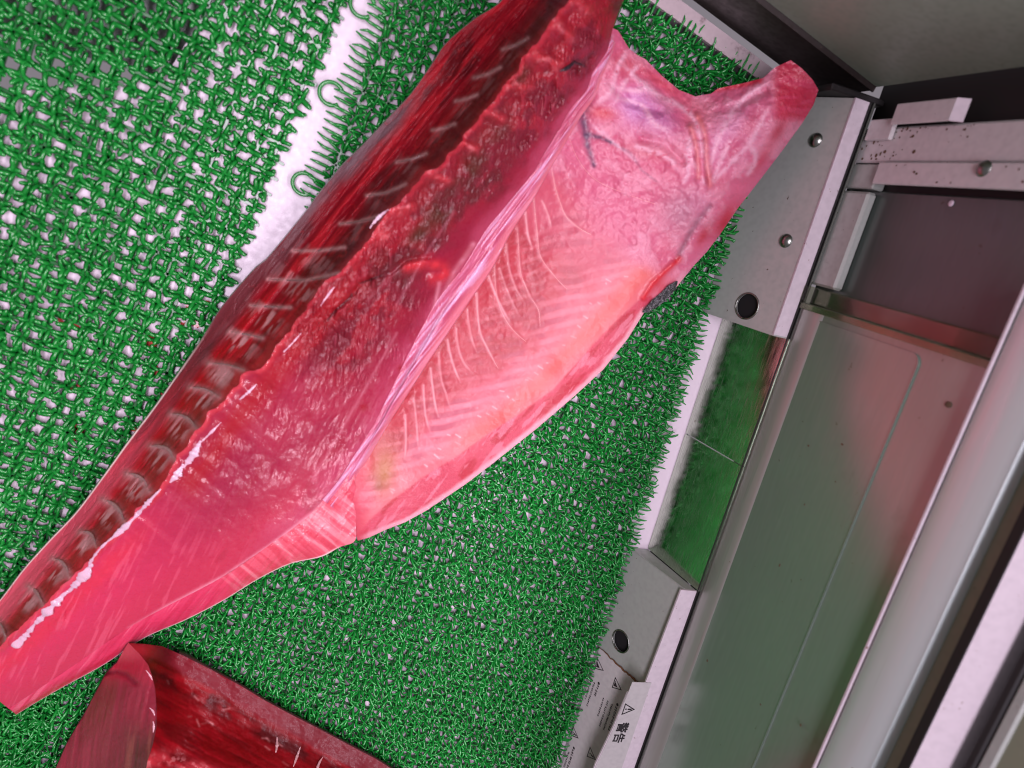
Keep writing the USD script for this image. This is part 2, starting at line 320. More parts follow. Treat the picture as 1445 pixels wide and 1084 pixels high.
def scribble(length, h):
    out = []; x = 0
    while x < length:
        w = h*r2.uniform(.75, 1.0)
        for _ in range(3):
            if r2.random() < .5: yy = r2.uniform(0, h*.85); out.append(sbox(x, yy, x+w, yy+h*.2))
            else: xx = x+r2.uniform(0, w*.8); out.append(sbox(xx, 0, xx+h*.2, h))
        x += h*1.12
    return flat(shapely.union_all(out), .0001)
for p, n, h in (((843, 966), 5, .0021), ((838, 962), 12, .0017), ((833, 960), 10, .0017), ((869, 996), 10, .0022), ((863, 992), 13, .0017), ((857, 988), 13, .0017), ((851, 984), 9, .0017), ((808, 1057), 9, .0021), ((802, 1060), 9, .0017)):
    obj('small_print', on_side(scribble(n*h*1.12, h), p), INK, lab)
    if h > .0018: obj('dot', on_side(flat(Point(-h*.9, h*.5).buffer(h*.55)), p), INK, lab)
# rusty dribble at the label's end
RUST = simple('rust_stain', (112, 70, 44), .8)
for (a, b, w) in (((845, 913), (902, 967), .0013),):
    q = UP([a, b], fo+fn*.0007, fn); tt = np.linspace(0, 1, 24)[:, None]
    pa = q[0]+(q[1]-q[0])*tt+fa*(rng.normal(0, .0005, (24, 1)))
    pa[:, 0] = np.minimum(pa[:, 0], X0-.004)
    keep = pa[:, 2] < ZK
    obj('rust_line', tube(pa[keep], np.linspace(.0003, .0012, 24)[keep], 6, .5), RUST, kb, smooth=True)

# sliding doors and their frame, standing on the kerb's outer edge
def zat(p): return UX([p], X0)[0][2]
def yat(p): return UX([p], X0)[0][1]
Y_E = -.017                                         # end edge of the front door
d1 = say(thing('sliding_door', 'front sliding door sheet with brushed rail, reflecting tuna and turf', 'door'), kind='thing')
Z1 = .2015
obj('sheet', boxm(X0+.0025, X0+.006, -.75, Y_E, ZK-.003, Z1, .0008), DOOR, d1)
obj('inner_panel', place(flat(sbox(-.75, ZK+.003, -.025, .160).buffer(-.006).buffer(.006, quad_segs=8), .0011), (X0+.0025-.0008, 0, 0), (0, 1, 0), (0, 0, 1), (1, 0, 0)), DOOR, d1)
obj('bead', place(flat(ring(sbox(-.75, ZK+.003, -.025, .160).buffer(-.006).buffer(.006, quad_segs=8), 0.0007), .0006), (X0+.0025-.0011, 0, 0), (0, 1, 0), (0, 0, 1), (1, 0, 0)), DOOR, d1)
# brushed rail: a broad rounded extrusion
zr = [Z1, .2022, .2042, .212, .219, .2285, .231]; xr = [.0, -.0036, -.0048, -.0052, -.0052, -.0036, .0]
obj('reflection_strip', sweep_y([(X0+.0024, ZK+.0035), (X0+.0004, ZK+.0045), (X0-.0004, ZK+.008), (X0-.0006, ZK+.014), (X0-.0001, ZK+.018), (X0+.0006, ZK+.0212), (X0+.0014, ZK+.0232), (X0+.0024, ZK+.0244)], -.75, Y_E-.004), REFLM, d1, smooth=60)  # added pale strip in place of the flange's blurred reflection
obj('rail', sweep_y([(X0+.0065, Z1)]+[(X0+.0025+x, z) for x, z in zip(xr, zr)]+[(X0+.0065, .231)], -.75, .02), ALU, d1, smooth=35)
obj('rail_edge', boxm(X0-.0022, X0+.0005, -.75, .02, Z1-.0022, Z1-.0002, .0005), FLANGE, d1)
obj('upper_sheet', boxm(X0+.003, X0+.006, -.75, .02, .231, .2435, .0005), OLIVE, d1)
obj('edge_strip', boxm(X0-.0015, X0+.0045, Y_E+.0003, Y_E+.011, ZK-.003, Z1-.0025, .0008), ACRYL, d1)
obj('edge_strip', boxm(X0-.0015, X0-.0005, Y_E-.004, Y_E, ZK+.003, Z1-.0025, .0003), ACRYL, d1)
d2 = say(thing('sliding_door', 'rear sliding door sheet behind the clear edge strip, beside the white post', 'door'), kind='thing')
obj('sheet', boxm(X0+.010, X0+.014, Y_E-.05, .058, ZK-.003, .32, .0008), DOOR2, d2)
obj('edge_rail', boxm(X0+.0025, X0+.0095, Y_E+.0125, .056, ZK-.003, ZK+.024, .0015), STEEL, d2)
rl = thing('upper_rail', 'bright pinkish white ledge rail above the brushed door rail', 'rail')
obj('ledge', sweep_y([(X0-.004, .2440), (X0-.0052, .2455), (X0-.0052, .247), (X0+.018, .2585), (X0+.018, .2440)], -.75, .02), FLANGE, rl)
obj('lip', boxm(X0-.0062, X0-.0054, -.75, .02, .243, .248, .0003), GASKET, rl)
obj('gasket', boxm(X0+.006, X0+.0185, -.75, .02, .2595, .264, .001), GASKET, rl)
obj('glass', boxm(X0+.008, X0+.012, -.75, .02, .2645, .45, .001), OLIVE, rl)
obj('frame', boxm(X0+.0065, X0+.0125, -.75, .02, .2643, .27, .001), STEEL, rl)
# white post at the end of the doors
ps = thing('door_post', 'pale steel channel post with a folded flange, bolt and rust stains at the corner', 'post')
obj('channel', boxm(X0+.004, X0+.012, .0735, .094, ZK-.003, .34, .0012), POSTM, ps)
obj('flange', boxm(X0+.001, X0+.0035, .0605, .0730, ZK+.025, .34, .0006), POSTM, ps)
obj('stop', boxm(X0+.0035, X0+.012, .058, .0725, ZK-.003, ZK+.024, .0008), STEEL, ps)
c = UX([(1388, 238)], X0+.001)[0]
d = trimesh.creation.revolve(np.array([[0, .0022], [.0022, .0018], [.0036, .0008], [.0042, 0]]), sections=20)
obj('bolt', place(d, c, (0, 1, 0), (0, 0, 1), (-1, 0, 0)), CHROME, ps, smooth=40)
obj('backing', boxm(X0+.0125, X0+.02, .052, .125, ZK-.01, .4), GASKET, ps)
bk = thing('bracket', 'small folded white steel clip on the corner post', 'bracket')
q = [UX([p], X0-.002)[0] for p in ((1267, 147), (1361, 137), (1349, 170), (1264, 175))]
yb0, yb1 = min(v[1] for v in q), max(v[1] for v in q); zb0, zb1 = min(v[2] for v in q), max(v[2] for v in q)
obj('plate', boxm(X0-.0025, X0-.001, yb0, yb1, zb0, zb1-.004, .0005), POSTM, bk)
obj('fold', prism([(X0-.0025, yb0, zb1-.0042), (X0-.0025, yb1, zb1-.0042), (X0+.0015, yb1, zb1+.001), (X0+.0015, yb0, zb1+.001)], (-.8, 0, .6), .0012), FLANGE, bk)
obj('tab', boxm(X0+.0005, X0+.0035, .086, .098, ZK+.006, zb0-.0005, .0005), POSTM, bk)
obj('tab', boxm(X0-.001, X0+.0035, yb0+.003, yb1-.003, zb0+.004, zb0+.007, .0005), STEEL, bk)
GRIME = simple('brown_grime', (104, 78, 62), .85)
gm = np.random.default_rng(11)
for k in range(90):                                 # flecks of dirt and rust on the post and the doors
    if k >= 46: p = (X0+.0038, yb0-abs(gm.normal(0, .0035))-.0005, gm.uniform(ZK, zb1+.01) if gm.random() < .6 else ZK+abs(gm.normal(0, .006)))
    elif k < 26: p = (X0+.0038, gm.uniform(.075, .093), ZK+abs(gm.normal(0, .022))+.001)
    elif k < 34: p = (X0+.0008, gm.uniform(.061, .072), gm.uniform(ZK+.026, .2))
    else: p = (X0+.0015 if gm.random() < .5 else X0+.0015, gm.uniform(-.28, -.04), gm.uniform(.07, .195))
    s = gm.uniform(.0003, .0009)*(1.3 if k < 20 else .6 if k >= 46 else 1)
    m = trimesh.creation.icosphere(1, s); m.apply_scale((.25, gm.uniform(.6, 1.6), gm.uniform(.6, 1.4))); m.apply_translation(p)
    obj('dirt_fleck', m, GRIME, d1 if 34 <= k < 46 else ps)
m = trimesh.creation.icosphere(2, .0017); m.apply_scale((.3, 1, 1)); m.apply_translation(UX([(1342, 287)], X0+.0095)[0]); obj('white_drop', m, BOARD, d2, smooth=True)
m = trimesh.creation.icosphere(2, .0016); m.apply_scale((.3, 1, 1.2)); m.apply_translation(UX([(1338, 571)], X0+.0022)[0]); obj('brown_drop', m, GRIME, d1, smooth=True)
# ================================================================== plastic turf
FISH_PX = Polygon([(709, -60), (613, 86), (546, 169), (480, 236), (378, 364), (282, 483), (179, 626), (66, 767), (-60, 915), (-60, 970), (23, 1003), (150, 936), (316, 847), (480, 772), (603, 720), (756, 606), (852, 522), (950, 411), (1042, 293), (1103, 214), (1155, 127), (1116, 85), (1051, 117), (981, 136), (934, 107), (888, 69), (884, -60)]).buffer(-22)
BLOCK_PX = Polygon([(181, 906), (150, 950), (94, 1050), (50, 1150), (600, 1200), (551, 1084), (373, 988), (229, 912)]).buffer(-16)
def blades(base, az, rise, reach, w, curl, rs, K=6):
    """N bent, tapering, rounded blades: (vertices per blade, triangles)"""
    n = len(base); t = np.array([0, .3, .58, .8, .93, 1.0])
    ang = rise[:, None]-curl[:, None]*t[None]                       # elevation along the blade
    seg = reach[:, None]*np.diff(t)[None]
    dx = np.cumsum(np.concatenate([np.zeros((n, 1)), np.cos(ang[:, :-1])*seg], 1), 1); dz = np.cumsum(np.concatenate([np.zeros((n, 1)), np.sin(ang[:, :-1])*seg], 1), 1)
    ca, sa = np.cos(az)[:, None], np.sin(az)[:, None]
    P = np.stack([base[:, 0, None]+dx*ca, base[:, 1, None]+dx*sa, np.maximum(base[:, 2, None]+dz, .0012)], 2)
    side = np.stack([-sa, ca, np.zeros_like(ca)], 2)
    nor = np.stack([-np.sin(ang)*ca, -np.sin(ang)*sa, np.cos(ang)], 2)
    taper = np.interp(t, [0, .3, .6, .86, .95, 1], [1., 1.05, 1.0, .9, .66, .3])
    hw = (w[:, None]*taper/2)[..., None]; ht = hw*.5
    V = np.stack([P+side*hw, P+nor*ht, P-side*hw, P-nor*ht], 2).reshape(n, K*4, 3)
    f = []
    for i in range(K-1):
        for j in range(4):
            a, b = i*4+j, i*4+(j+1) % 4; f += [(a, b, b+4), (a, b+4, a+4)]
    e = (K-1)*4; f += [(e, e+1, e+2), (e, e+2, e+3)]
    return V, np.array(f)
def turf(name, label, region, axis, pitch, style, count, spikes=True):
    rs = np.random.default_rng(count)
    t = thing(name, label, 'turf mat', )
    ax = np.array(axis[:2]); ax /= np.linalg.norm(ax); bx = np.array([-ax[1], ax[0]])
    o = np.array(region.exterior.coords[0]); q = np.array(region.exterior.coords)-o
    ia, ib = q@ax, q@bx
    A, B = np.meshgrid(np.arange(ia.min(), ia.max()+pitch, pitch), np.arange(ib.min(), ib.max()+pitch, pitch), indexing='ij')
    N = o+A[..., None]*ax+B[..., None]*bx; N = N.reshape(-1, 2)
    def seen(p, m=280):
        x = pix(np.c_[p, np.full(len(p), .006)])
        ok = (x[:, 0] > -m) & (x[:, 0] < 1445+m) & (x[:, 1] > -m) & (x[:, 1] < 1084+m)
        ok &= ~shapely.contains_xy(FISH_PX, x[:, 0], x[:, 1]) & ~shapely.contains_xy(BLOCK_PX, x[:, 0], x[:, 1])
        return ok, x
    keep = shapely.contains_xy(region, N[:, 0], N[:, 1]); keep &= seen(N)[0]; N = N[keep]
    # net of thin bars under the blades
    bars = []
    for d, e, lo, hi, lo2, hi2 in ((ax, bx, ia.min(), ia.max(), ib.min(), ib.max()), (bx, ax, ib.min(), ib.max(), ia.min(), ia.max())):
        for s in np.arange(lo2, hi2+pitch, pitch):
            line = LineString([o+e*s+d*lo, o+e*s+d*hi]).intersection(region)
            for g in getattr(line, 'geoms', [line]):
                if g.is_empty or g.length < pitch: continue
                bars.append(g.buffer(pitch*.085, cap_style='flat'))
    net = []
    for g in bars:
        m = trimesh.creation.extrude_polygon(g, .0016, engine='earcut'); m.apply_translation((0, 0, .0004 if len(net) % 2 else .0009)); net.append(m)
    obj('base_net', trimesh.util.concatenate(net), TURFB, t, kind='stuff')
    n = len(N); a0 = math.atan2(ax[1], ax[0])
    if style == 'flat':
        k = 8; az = a0+np.tile(np.arange(8) % 4, n)*math.pi/2+rs.normal(0, .2, n*k)
        lat = np.tile(np.where(np.arange(8) < 4, .17, -.17), n)+rs.normal(0, .07, n*k)
        base = np.repeat(np.c_[N, np.full(n, .0015)], k, 0); base[:, :2] += np.c_[np.cos(az), np.sin(az)]*(pitch*rs.normal(.02, .08, n*k))[:, None]+np.c_[-np.sin(az), np.cos(az)]*(pitch*lat)[:, None]
        V, f = blades(base, az, rs.uniform(.6, 1.45, n*k), rs.uniform(.5, .95, n*k)*pitch, rs.uniform(.24, .33, n*k)*pitch, rs.uniform(.9, 2.3, n*k), rs)
    else:
        k = 6; az = a0+np.tile(np.arange(k)*2*math.pi/k, n)+np.repeat(rs.uniform(0, 6.28, n), k)+rs.normal(0, .3, n*k)
        base = np.repeat(np.c_[N, np.full(n, .0015)], k, 0); base[:, :2] += np.c_[np.cos(az), np.sin(az)]*pitch*.16+rs.normal(0, pitch*.08, (n*k, 2))
        V, f = blades(base, az, rs.uniform(1.0, 1.6, n*k), rs.uniform(.85, 1.35, n*k)*pitch*1.15, rs.uniform(.21, .31, n*k)*pitch, rs.uniform(.5, 2.3, n*k), rs)
    V = V.reshape(n, -1, 3); per = V.shape[1]//(k if True else 1)
    ff = np.concatenate([f+i*per for i in range(k)])
    x = pix(np.c_[N, np.full(n, .006)]); inside = (x[:, 0] > 4) & (x[:, 0] < 1440) & (x[:, 1] > 4) & (x[:, 1] < 1080)
    d = np.linalg.norm(np.c_[N, np.zeros(n)]-EYE, axis=1)+np.where(inside, 0, 9)
    near = set(np.argsort(d)[:300].tolist())
    for i in sorted(near): obj('tuft', (V[i], ff), TURF, t, smooth=True)
    rest = np.array([i for i in range(n) if i not in near], int)
    if len(rest):
        W = V[rest].reshape(-1, 3); G = (ff[None]+(np.arange(len(rest))*V.shape[1])[:, None, None]).reshape(-1, 3)
        obj('tufts', (W, G), TURF, t, smooth=True, kind='stuff')
    return t, ax, bx
eL0, eL1 = U([(504, -20), (360, 330)], .005)
dL = (eL1-eL0)[:2]; dL /= np.linalg.norm(dL)
nL = np.array([-dL[1], dL[0]]); nL = nL if nL[0] < 0 else -nL
pL = [eL0[:2]-dL*.05, eL0[:2]+dL*.70, eL0[:2]+dL*.70+nL*.34, eL0[:2]-dL*.05+nL*.34]
BLOOD = simple('watery_blood', (196, 70, 70), .12)
for k in range(26):
    r_ = np.random.default_rng(100+k); c = U([(r_.uniform(70, 300), r_.uniform(420, 640))], .0004)[0]
    an = np.linspace(0, 2*math.pi, 17)[:-1]; rr = r_.uniform(.0015, .0045)*(1+.4*np.sin(an*2+r_.uniform(0, 6))+.2*np.sin(an*3+r_.uniform(0, 6)))
    m = trimesh.creation.extrude_polygon(Polygon(np.stack([np.cos(an)*rr, np.sin(an)*rr], 1)).buffer(0), .0004, engine='earcut'); m.apply_translation(c); m.apply_translation((0, 0, -.0003))
    obj('blood_spot', m, BLOOD, stage.GetPrimAtPath('/World/case_floor'))
turf('turf_mat', 'open-weave green plastic turf mat left of the white gap, its holes showing pink-white board', Polygon(pL), dL, .0098, 'flat', 21)
m2 = U([(566, -60), (548, 0), (442, 282), (412, 352), (340, 520), (180, 720)], .003)[:, :2]
e2 = U([(790, 1060), (900, 760), (972, 600), (1036, 430), (1082, 250), (1077, 118), (1040, 92), (905, 0), (800, -60)], .004)[:, :2]
e2[:, 0] = np.minimum(e2[:, 0], .2608)
lowl = U([(60, 900), (-90, 1000), (-170, 1300)], .004)[:, :2]
P2 = Polygon([*m2, *lowl, U([(700, 1300)], .004)[0][:2], *e2]).buffer(0)
t2, ax2, bx2 = turf('turf_mat', 'dense green plastic turf mat under the tuna, with joining loops along the white gap', P2, (m2[2]-m2[1]), .0076, 'tall', 22)
# joining loops and edge spikes along the gap
for p in ((516, 10), (472, 135), (434, 262)):
    c = U([p], .004)[0]; an = np.linspace(.5, 2*math.pi-.5, 20); out = np.array([-1., .3, 0]); out = np.r_[nL, 0]; al = np.r_[dL, 0]
    obj('joining_loop', tube([c+.0020*out+.0062*(-math.cos(a)*out*1.1+math.sin(a)*al)+[0, 0, .0005] for a in np.linspace(.6, 2*math.pi-.6, 24)], .00115, 8), TURF, t2, smooth=True)
rs = np.random.default_rng(5)
for k, s in enumerate(np.linspace(0.02, .98, 26)):
    p = np.array([546, 0])*(1-s)+np.array([438, 282])*s
    c = U([p], .0035)[0]; L = rs.uniform(.0075, .0105); o3 = np.r_[nL, 0]
    pts = [c-o3*.004, c+[0, 0, .001], c+o3*L*.5+[0, 0, .002], c+o3*L+[0, 0, .0008]+np.r_[dL, 0]*rs.normal(0, .001)]
    obj('edge_spike', tube(pts, [.001, .001, .0009, .0004], 6), TURF, t2, smooth=True)
e2l = LineString(e2); rs = np.random.default_rng(6)
L = e2l.length; cc = np.array(P2.centroid.coords[0])
for s in np.arange(.002, L, .0042):
    a, b = np.array(e2l.interpolate(s).coords[0]), np.array(e2l.interpolate(min(s+.002, L)).coords[0])
    d = (b-a)/np.linalg.norm(b-a); o2 = np.array([d[1], -d[0]]); o2 = o2 if o2@(a-cc) > 0 else -o2
    if np.any(np.abs(pix([[*a, .004]])[0]-[722, 542]) > [740, 560]): continue
    o3 = np.r_[o2, 0]; c = np.r_[a, rs.uniform(.002, .006)]; Ls = rs.uniform(.005, .009)
    obj('edge_spike', tube([c-o3*.005, c, c+o3*Ls*.55+[0, 0, .0012], c+o3*Ls+[0, 0, rs.uniform(-.001, .0025)]+np.r_[d, 0]*rs.normal(0, .0012)], [.0009, .0009, .00075, .0003], 6), TURF, t2, smooth=True)
# ================================================================== the long tuna piece
AX, AO = np.array([-.629, .777]), np.array([.777, .629])         # along the piece and across it, in photo pixels
def so(p): p = np.atleast_2d(np.asarray(p, float)); return p@AX, p@AO
def rail(pts):
    s, o = so(pts); k = np.argsort(s); s, o = s[k], o[k]; u = np.concatenate([[True], np.diff(s) > .5]); return PchipInterpolator(s[u], o[u], extrapolate=True)
L_PX = [(812, -130), (760, -66), (709, 0), (666, 30), (626, 66), (613, 86), (580, 133), (546, 169), (510, 207), (480, 237), (449, 275), (433, 297), (404, 333), (378, 364), (359, 380), (319, 426), (282, 483), (252, 526), (219, 573), (179, 626), (143, 676), (110, 720), (66, 767), (33, 804), (0, 847), (-40, 895), (-130, 1005)]
R_PX = [(900, -125), (845, -60), (799, 0), (772, 37), (746, 76), (713, 120), (686, 153), (659, 189), (626, 226), (598, 250), (553, 296), (520, 336), (480, 384), (455, 406), (437, 432), (404, 473), (368, 517), (342, 533), (320, 564), (291, 586), (269, 621), (244, 657), (224, 690), (199, 713), (175, 742), (140, 773), (112, 803), (84, 834), (58, 858), (28, 886), (0, 909), (-50, 960), (-140, 1050)]
F_PX = [(960, -130), (905, -60), (880, 0), (865, 40), (856, 78), (841, 104), (830, 133), (812, 153), (795, 182), (772, 220), (752, 252), (733, 275), (698, 318), (659, 385), (630, 426), (604, 473), (577, 522), (556, 560), (528, 610), (500, 650), (480, 679), (442, 722), (382, 768), (316, 813), (233, 857), (183, 885), (100, 942), (40, 982), (-20, 1022), (-100, 1080)]
E_PX = [(501, 664), (502, 700), (502, 735), (500, 764), (480, 772), (458, 784), (409, 796), (365, 817), (316, 847), (266, 873), (199, 903), (150, 936), (83, 973), (37, 1000), (0, 1024), (-90, 1095)]
oL, oR0, oF, oE = rail(L_PX), rail(R_PX), rail(F_PX), rail(E_PX)
oR = lambda s: oR0(s)+(fbm(np.stack([np.asarray(s)/19, 0*s, 0*s], -1), 3, 17)-.5)*11
def hs(pts): a = np.array(pts); return PchipInterpolator(a[:, 0], a[:, 1]/1000, extrapolate=True)
zL = hs([(-640, 24), (-300, 22), (0, 21), (300, 19), (500, 19), (800, 17)])
zR = hs([(-640, 88), (-400, 84), (-200, 76), (0, 70), (200, 63), (400, 56), (600, 48), (800, 40)])
zF = hs([(-640, 52), (-450, 46), (-300, 38), (-100, 31), (100, 29), (250, 29), (350, 30), (500, 29), (700, 25), (800, 22)])
zE = hs([(195, 28), (245, 24), (280, 20), (400, 18), (800, 15)])
S0, S1 = -640., 770.
def px_of(s, o): return s[..., None]*AX+o[..., None]*AO/(AO@AO)*1.0 if False else np.stack([(s*AO[1]-o*AX[1])/(AX[0]*AO[1]-AX[1]*AO[0]), (o*AX[0]-s*AO[0])/(AX[0]*AO[1]-AX[1]*AO[0])], -1)
def grid_faces(n, m):
    i = np.arange(n*m).reshape(n, m); a, b, c, d = i[:-1, :-1].ravel(), i[:-1, 1:].ravel(), i[1:, 1:].ravel(), i[1:, :-1].ravel()
    return np.concatenate([np.stack([a, d, c], 1), np.stack([a, c, b], 1)])
tuna = thing('tuna_piece', 'long red quarter of tuna with pink belly flap lying across the green mat', 'tuna')
WETK = np.array([1.0, 0, 0])

# ---- left face (dark cut flesh)
sv = np.arange(S0, S1, 1.35); tv = np.linspace(0, 1, 120)
S, T = np.meshgrid(sv, tv, indexing='ij'); s, t = S.ravel(), T.ravel()
o = oL(s)+(oR(s)-oL(s))*t; p = px_of(s, o)
q3 = np.stack([s/90, o/9, 0*s], 1)
fib = fbm(q3, 4, 3); fib2 = fbm(np.stack([s/26, o/4.0, 0*s], 1), 3, 5); mot = fbm(np.stack([s/40, o/30, 0*s], 1), 4, 8)
up = 1-ss(-60, 180, s)                                            # 1 towards the head end
z = zL(s)+(zR(s)-zL(s))*(up*t**2.5*.96+(1-up)*(.55*t**1.2+.45*t**2)+.04*up*t)
z += (fib-.5)*.006*np.sin(np.pi*t)*(.5+up)
RIBS = [[(669, 110), (690, 104), (706, 95)], [(643, 143), (660, 139), (673, 134)], [(610, 184), (626, 181), (642, 175)], [(560, 229), (580, 225), (602, 217)], [(517, 276), (545, 272), (572, 260)], [(480, 316), (505, 313), (532, 306)], [(413, 354), (450, 354), (486, 349)], [(378, 394), (430, 396), (478, 385)], [(360, 433), (404, 436), (436, 428)], [(353, 431), (380, 433), (410, 434)], [(324, 468), (345, 472), (370, 477)], [(295, 513), (320, 516), (344, 522)], [(269, 547), (290, 551), (308, 560)], [(242, 585), (262, 590), (277, 604)], [(213, 630), (233, 633), (247, 649)], [(179, 669), (197, 675), (210, 693)], [(146, 706), (163, 715), (175, 737)], [(114, 751), (127, 754), (135, 772)], [(75, 789), (88, 795), (97, 814)], [(41, 828), (51, 836), (60, 854)], [(-2, 878), (4, 886), (8, 903)], [(709, 70), (728, 64), (745, 54)]]
RIBS.pop(8)
rib_d = np.full(len(p), 1e9); fan = np.zeros(len(p))
for r in RIBS:
    d, a = dist(p, r); rib_d = np.minimum(rib_d, d)
    c = np.array(r[1]); sc, oc = so(c); ds = s-sc[0]; do = o-oc[0]
    ln = np.linalg.norm(np.array(r[2])-r[0])
    fan = np.maximum(fan, ss(-2, 4, ds)*(1-ss(20, 38, ds))*np.exp(-((do-4)/(ln*.42))**2)*(1-up*.8))
P = Paint(len(p), (142, 12, 30))
P.mix((190, 26, 42), ss(.5, .68, fib)*.8)
P.mix((84, 14, 22), ss(.55, .72, fbm(np.stack([s/70, o/12+40, 0*s], 1), 3, 21))*.75)
P.mix((66, 10, 18), up*np.exp(-((t-.80)/.16)**2)*.75)  # shade of the groove under the ridge, painted into the colour
P.mix((104, 78, 88), up*ss(-330, -180, s)*(1-ss(.06, .30, t+(mot-.5)*.25))*.85)
P.mix((98, 40, 48), ss(-120, 60, s)*(1-ss(200, 420, s))*(1-ss(.18, .42, t+(mot-.5)*.2))*.85)
P.mix((196, 72, 92), ss(230, 480, s)*(1-ss(.30, .55, t+(mot-.5)*.15))*.85)
P.mix((228, 88, 110), ss(480, 700, s)*(1-ss(.45, .7, t))*.8)
P.mix((168, 52, 52), ss(100, 330, s)*np.exp(-((t-.72)/.20)**2)*.6)
P.mix((216, 150, 158), fan*ss(.44, .60, fib2)*.8)
P.mix((150, 24, 28), fan*(1-ss(.40, .5, fib2))*.5)
P.mix((186, 10, 26), np.exp(-((t-.42)/.10)**2)*ss(40, 140, s)*(1-fan)*(1-ss(420, 560, s))*.7)
P.mix((200, 48, 58), ss(60, 200, s)*ss(.84, .95, t+(mot-.5)*.15)*.75)
P.mix((186, 40, 52), up*ss(.93, 1, t)*.7)
P.mix((196, 26, 44), (1-ss(-430, -390, s))*(1-ss(.07, .12, t))*.9)
P.mix((205, 150, 150), (1-ss(1., 2.6, rib_d))*.5)
P.mix((235, 205, 205), (1-ss(.015, .035, t))*ss(150, 300, s)*.8)
vein = np.abs(fbm(np.stack([s/55, o/14, 0*s], 1), 3, 31)-.5)
P.mix((196, 40, 48), (1-ss(.004, .02, vein))*.3*up)
z += np.exp(-(rib_d/4.)**2)*.0016*(.4+.6*ss(60, 260, s))
P.mix((192, 122, 130), np.exp(-(rib_d/(3.2+3.6*ss(60, 300, s)))**2)*.7*ss(.2, .5, fib2+.1))
z += (1-ss(.0, .03, vein))*-.0004
z += (fib2-.5)*.0012*np.sin(np.pi*t)
v = U(p, z)
cutp = obj('cut_face', (v, grid_faces(len(sv), len(tv))), BLOODM, tuna, smooth=True, col=P.c, aux=np.stack([.15+.25*ss(.5, .6, fib), 0*s, 0*s], 1), label='dark red cut face with pale rib ends')
edgeL = v.reshape(len(sv), len(tv), 3)[:, 0]
BONE = flesh_material('rib_gristle', .4, .001, 500., .25, .3)
for r in RIBS:
    pp = spline(r, 14); ss_, oo = so(pp); tt = np.clip((oo-oL(ss_))/(oR(ss_)-oL(ss_)), 0, 1); u_ = 1-ss(-60, 180, ss_)
    zz = zL(ss_)+(zR(ss_)-zL(ss_))*(u_*tt**2.5*.96+(1-u_)*(.55*tt**1.2+.45*tt**2)+.04*u_*tt)+.0009
    big = .0006+.0015*ss(80, 420, ss_)
    m = tube(U(pp, zz-.0002), big*np.sin(np.linspace(.12, 2.95, 14))**.9, 10, .38)
    n_ = len(m.vertices); c = np.tile(alb((196, 128, 134))*(.5+.4*float(ss(40, 260, ss_[7]))), (n_, 1))*(.6+.8*fbm(m.vertices*700, 3, 3))[:, None]
    obj('rib_end', m, BONE, cutp, smooth=True, col=c, aux=np.tile([.4, 0, 0], (n_, 1)))

# ---- the wall of red muscle between the ridge and the silver fold
tv2 = np.linspace(0, 1, 230); S, T = np.meshgrid(sv, tv2, indexing='ij'); s, t = S.ravel(), T.ravel()
o = oR(s)+(oF(s)-oR(s))*t; p = px_of(s, o); w = oF(s)-oR(s); dR = t*w                # dR: pixels from the ridge
n_mid = fbm(np.stack([s/34, o/24, 0*s], 1), 4, 40); n_fine = fbm(np.stack([s/8, o/7, 0*s], 1), 3, 41); n_big = fbm(np.stack([s/120, o/70, 0*s], 1), 3, 42)
n_fib = fbm(np.stack([(s+o*.8)/45, (o-s*.25)/5, 0*s], 1), 3, 44)
head = 1-ss(-30, 130, s)
prof = (1-t)*.72+.28*(1-t**2.0)-.10*np.sin(np.pi*t)*(1-head)
z = zF(s)+(zR(s)-zF(s))*prof
bone = head*np.maximum(1-ss(62, 104, dR+(n_mid-.5)*50), 0)                             # rough bloody strip along the cut spine
bone = np.maximum(bone, ss(-80, 0, s)*(1-ss(90, 170, s))*(1-ss(70, 150, dR+(n_mid-.5)*60)))
n_pat = fbm(np.stack([s/62, o/46, 0*s], 1), 3, 47); n_wr = fbm(np.stack([(s+.7*o)/17, (o-.7*s)/6.5, 0*s], 1), 3, 48)
patch = ss(.47, .60, n_pat)
rough = np.maximum(bone*(.45+.55*patch), (1-ss(330, 560, s))*ss(-20, 60, s)*(1-ss(60, 190, dR+(n_mid-.5)*120))*(.01+.12*patch)+.32*np.exp(-((dR-46)/34)**2)*ss(-40, 60, s)*(1-ss(220, 420, s))*patch)
rough = np.maximum(rough, ss(400, 520, s)*np.exp(-((dR-34)/24)**2)*(.15+.6*patch))
rough = np.maximum(rough, .35*ss(.66, .8, t)*(1-ss(150, 300, s))*patch)
P = Paint(len(p), (148, 22, 58))
P.mix((136, 18, 46), head*.6)
P.mix((170, 38, 68), ss(.48, .7, n_big)*(1-head)*.5)
tail = ss(300, 560, s)
P.mix((204, 44, 86), tail*.9)
P.mix((188, 44, 74), ss(120, 330, s)*ss(.45, .9, t)*.7)
P.mix((190, 70, 106), ss(.78, .96, t+(n_mid-.5)*.12)*(1-ss(300, 420, s))*.55)
# bloody, uneven bone strip
P.mix((112, 12, 32), bone*.9)
P.mix((160, 16, 38), bone*ss(.5, .62, n_mid)*.7)
P.mix((66, 22, 22), bone*ss(.52, .66, fbm(np.stack([s/55, o/34, 0*s], 1), 4, 55))*.45)
for c, rx, ry, a in (((693, 193), 34, 15, -45), ((662, 240), 34, 18, -50), ((620, 300), 26, 14, -50), ((735, 108), 22, 12, -40), ((590, 330), 24, 10, -50)):
    P.mix((74, 34, 22), blob(p, c, rx, ry, a)*ss(.32, .6, n_mid+.1)*.9)
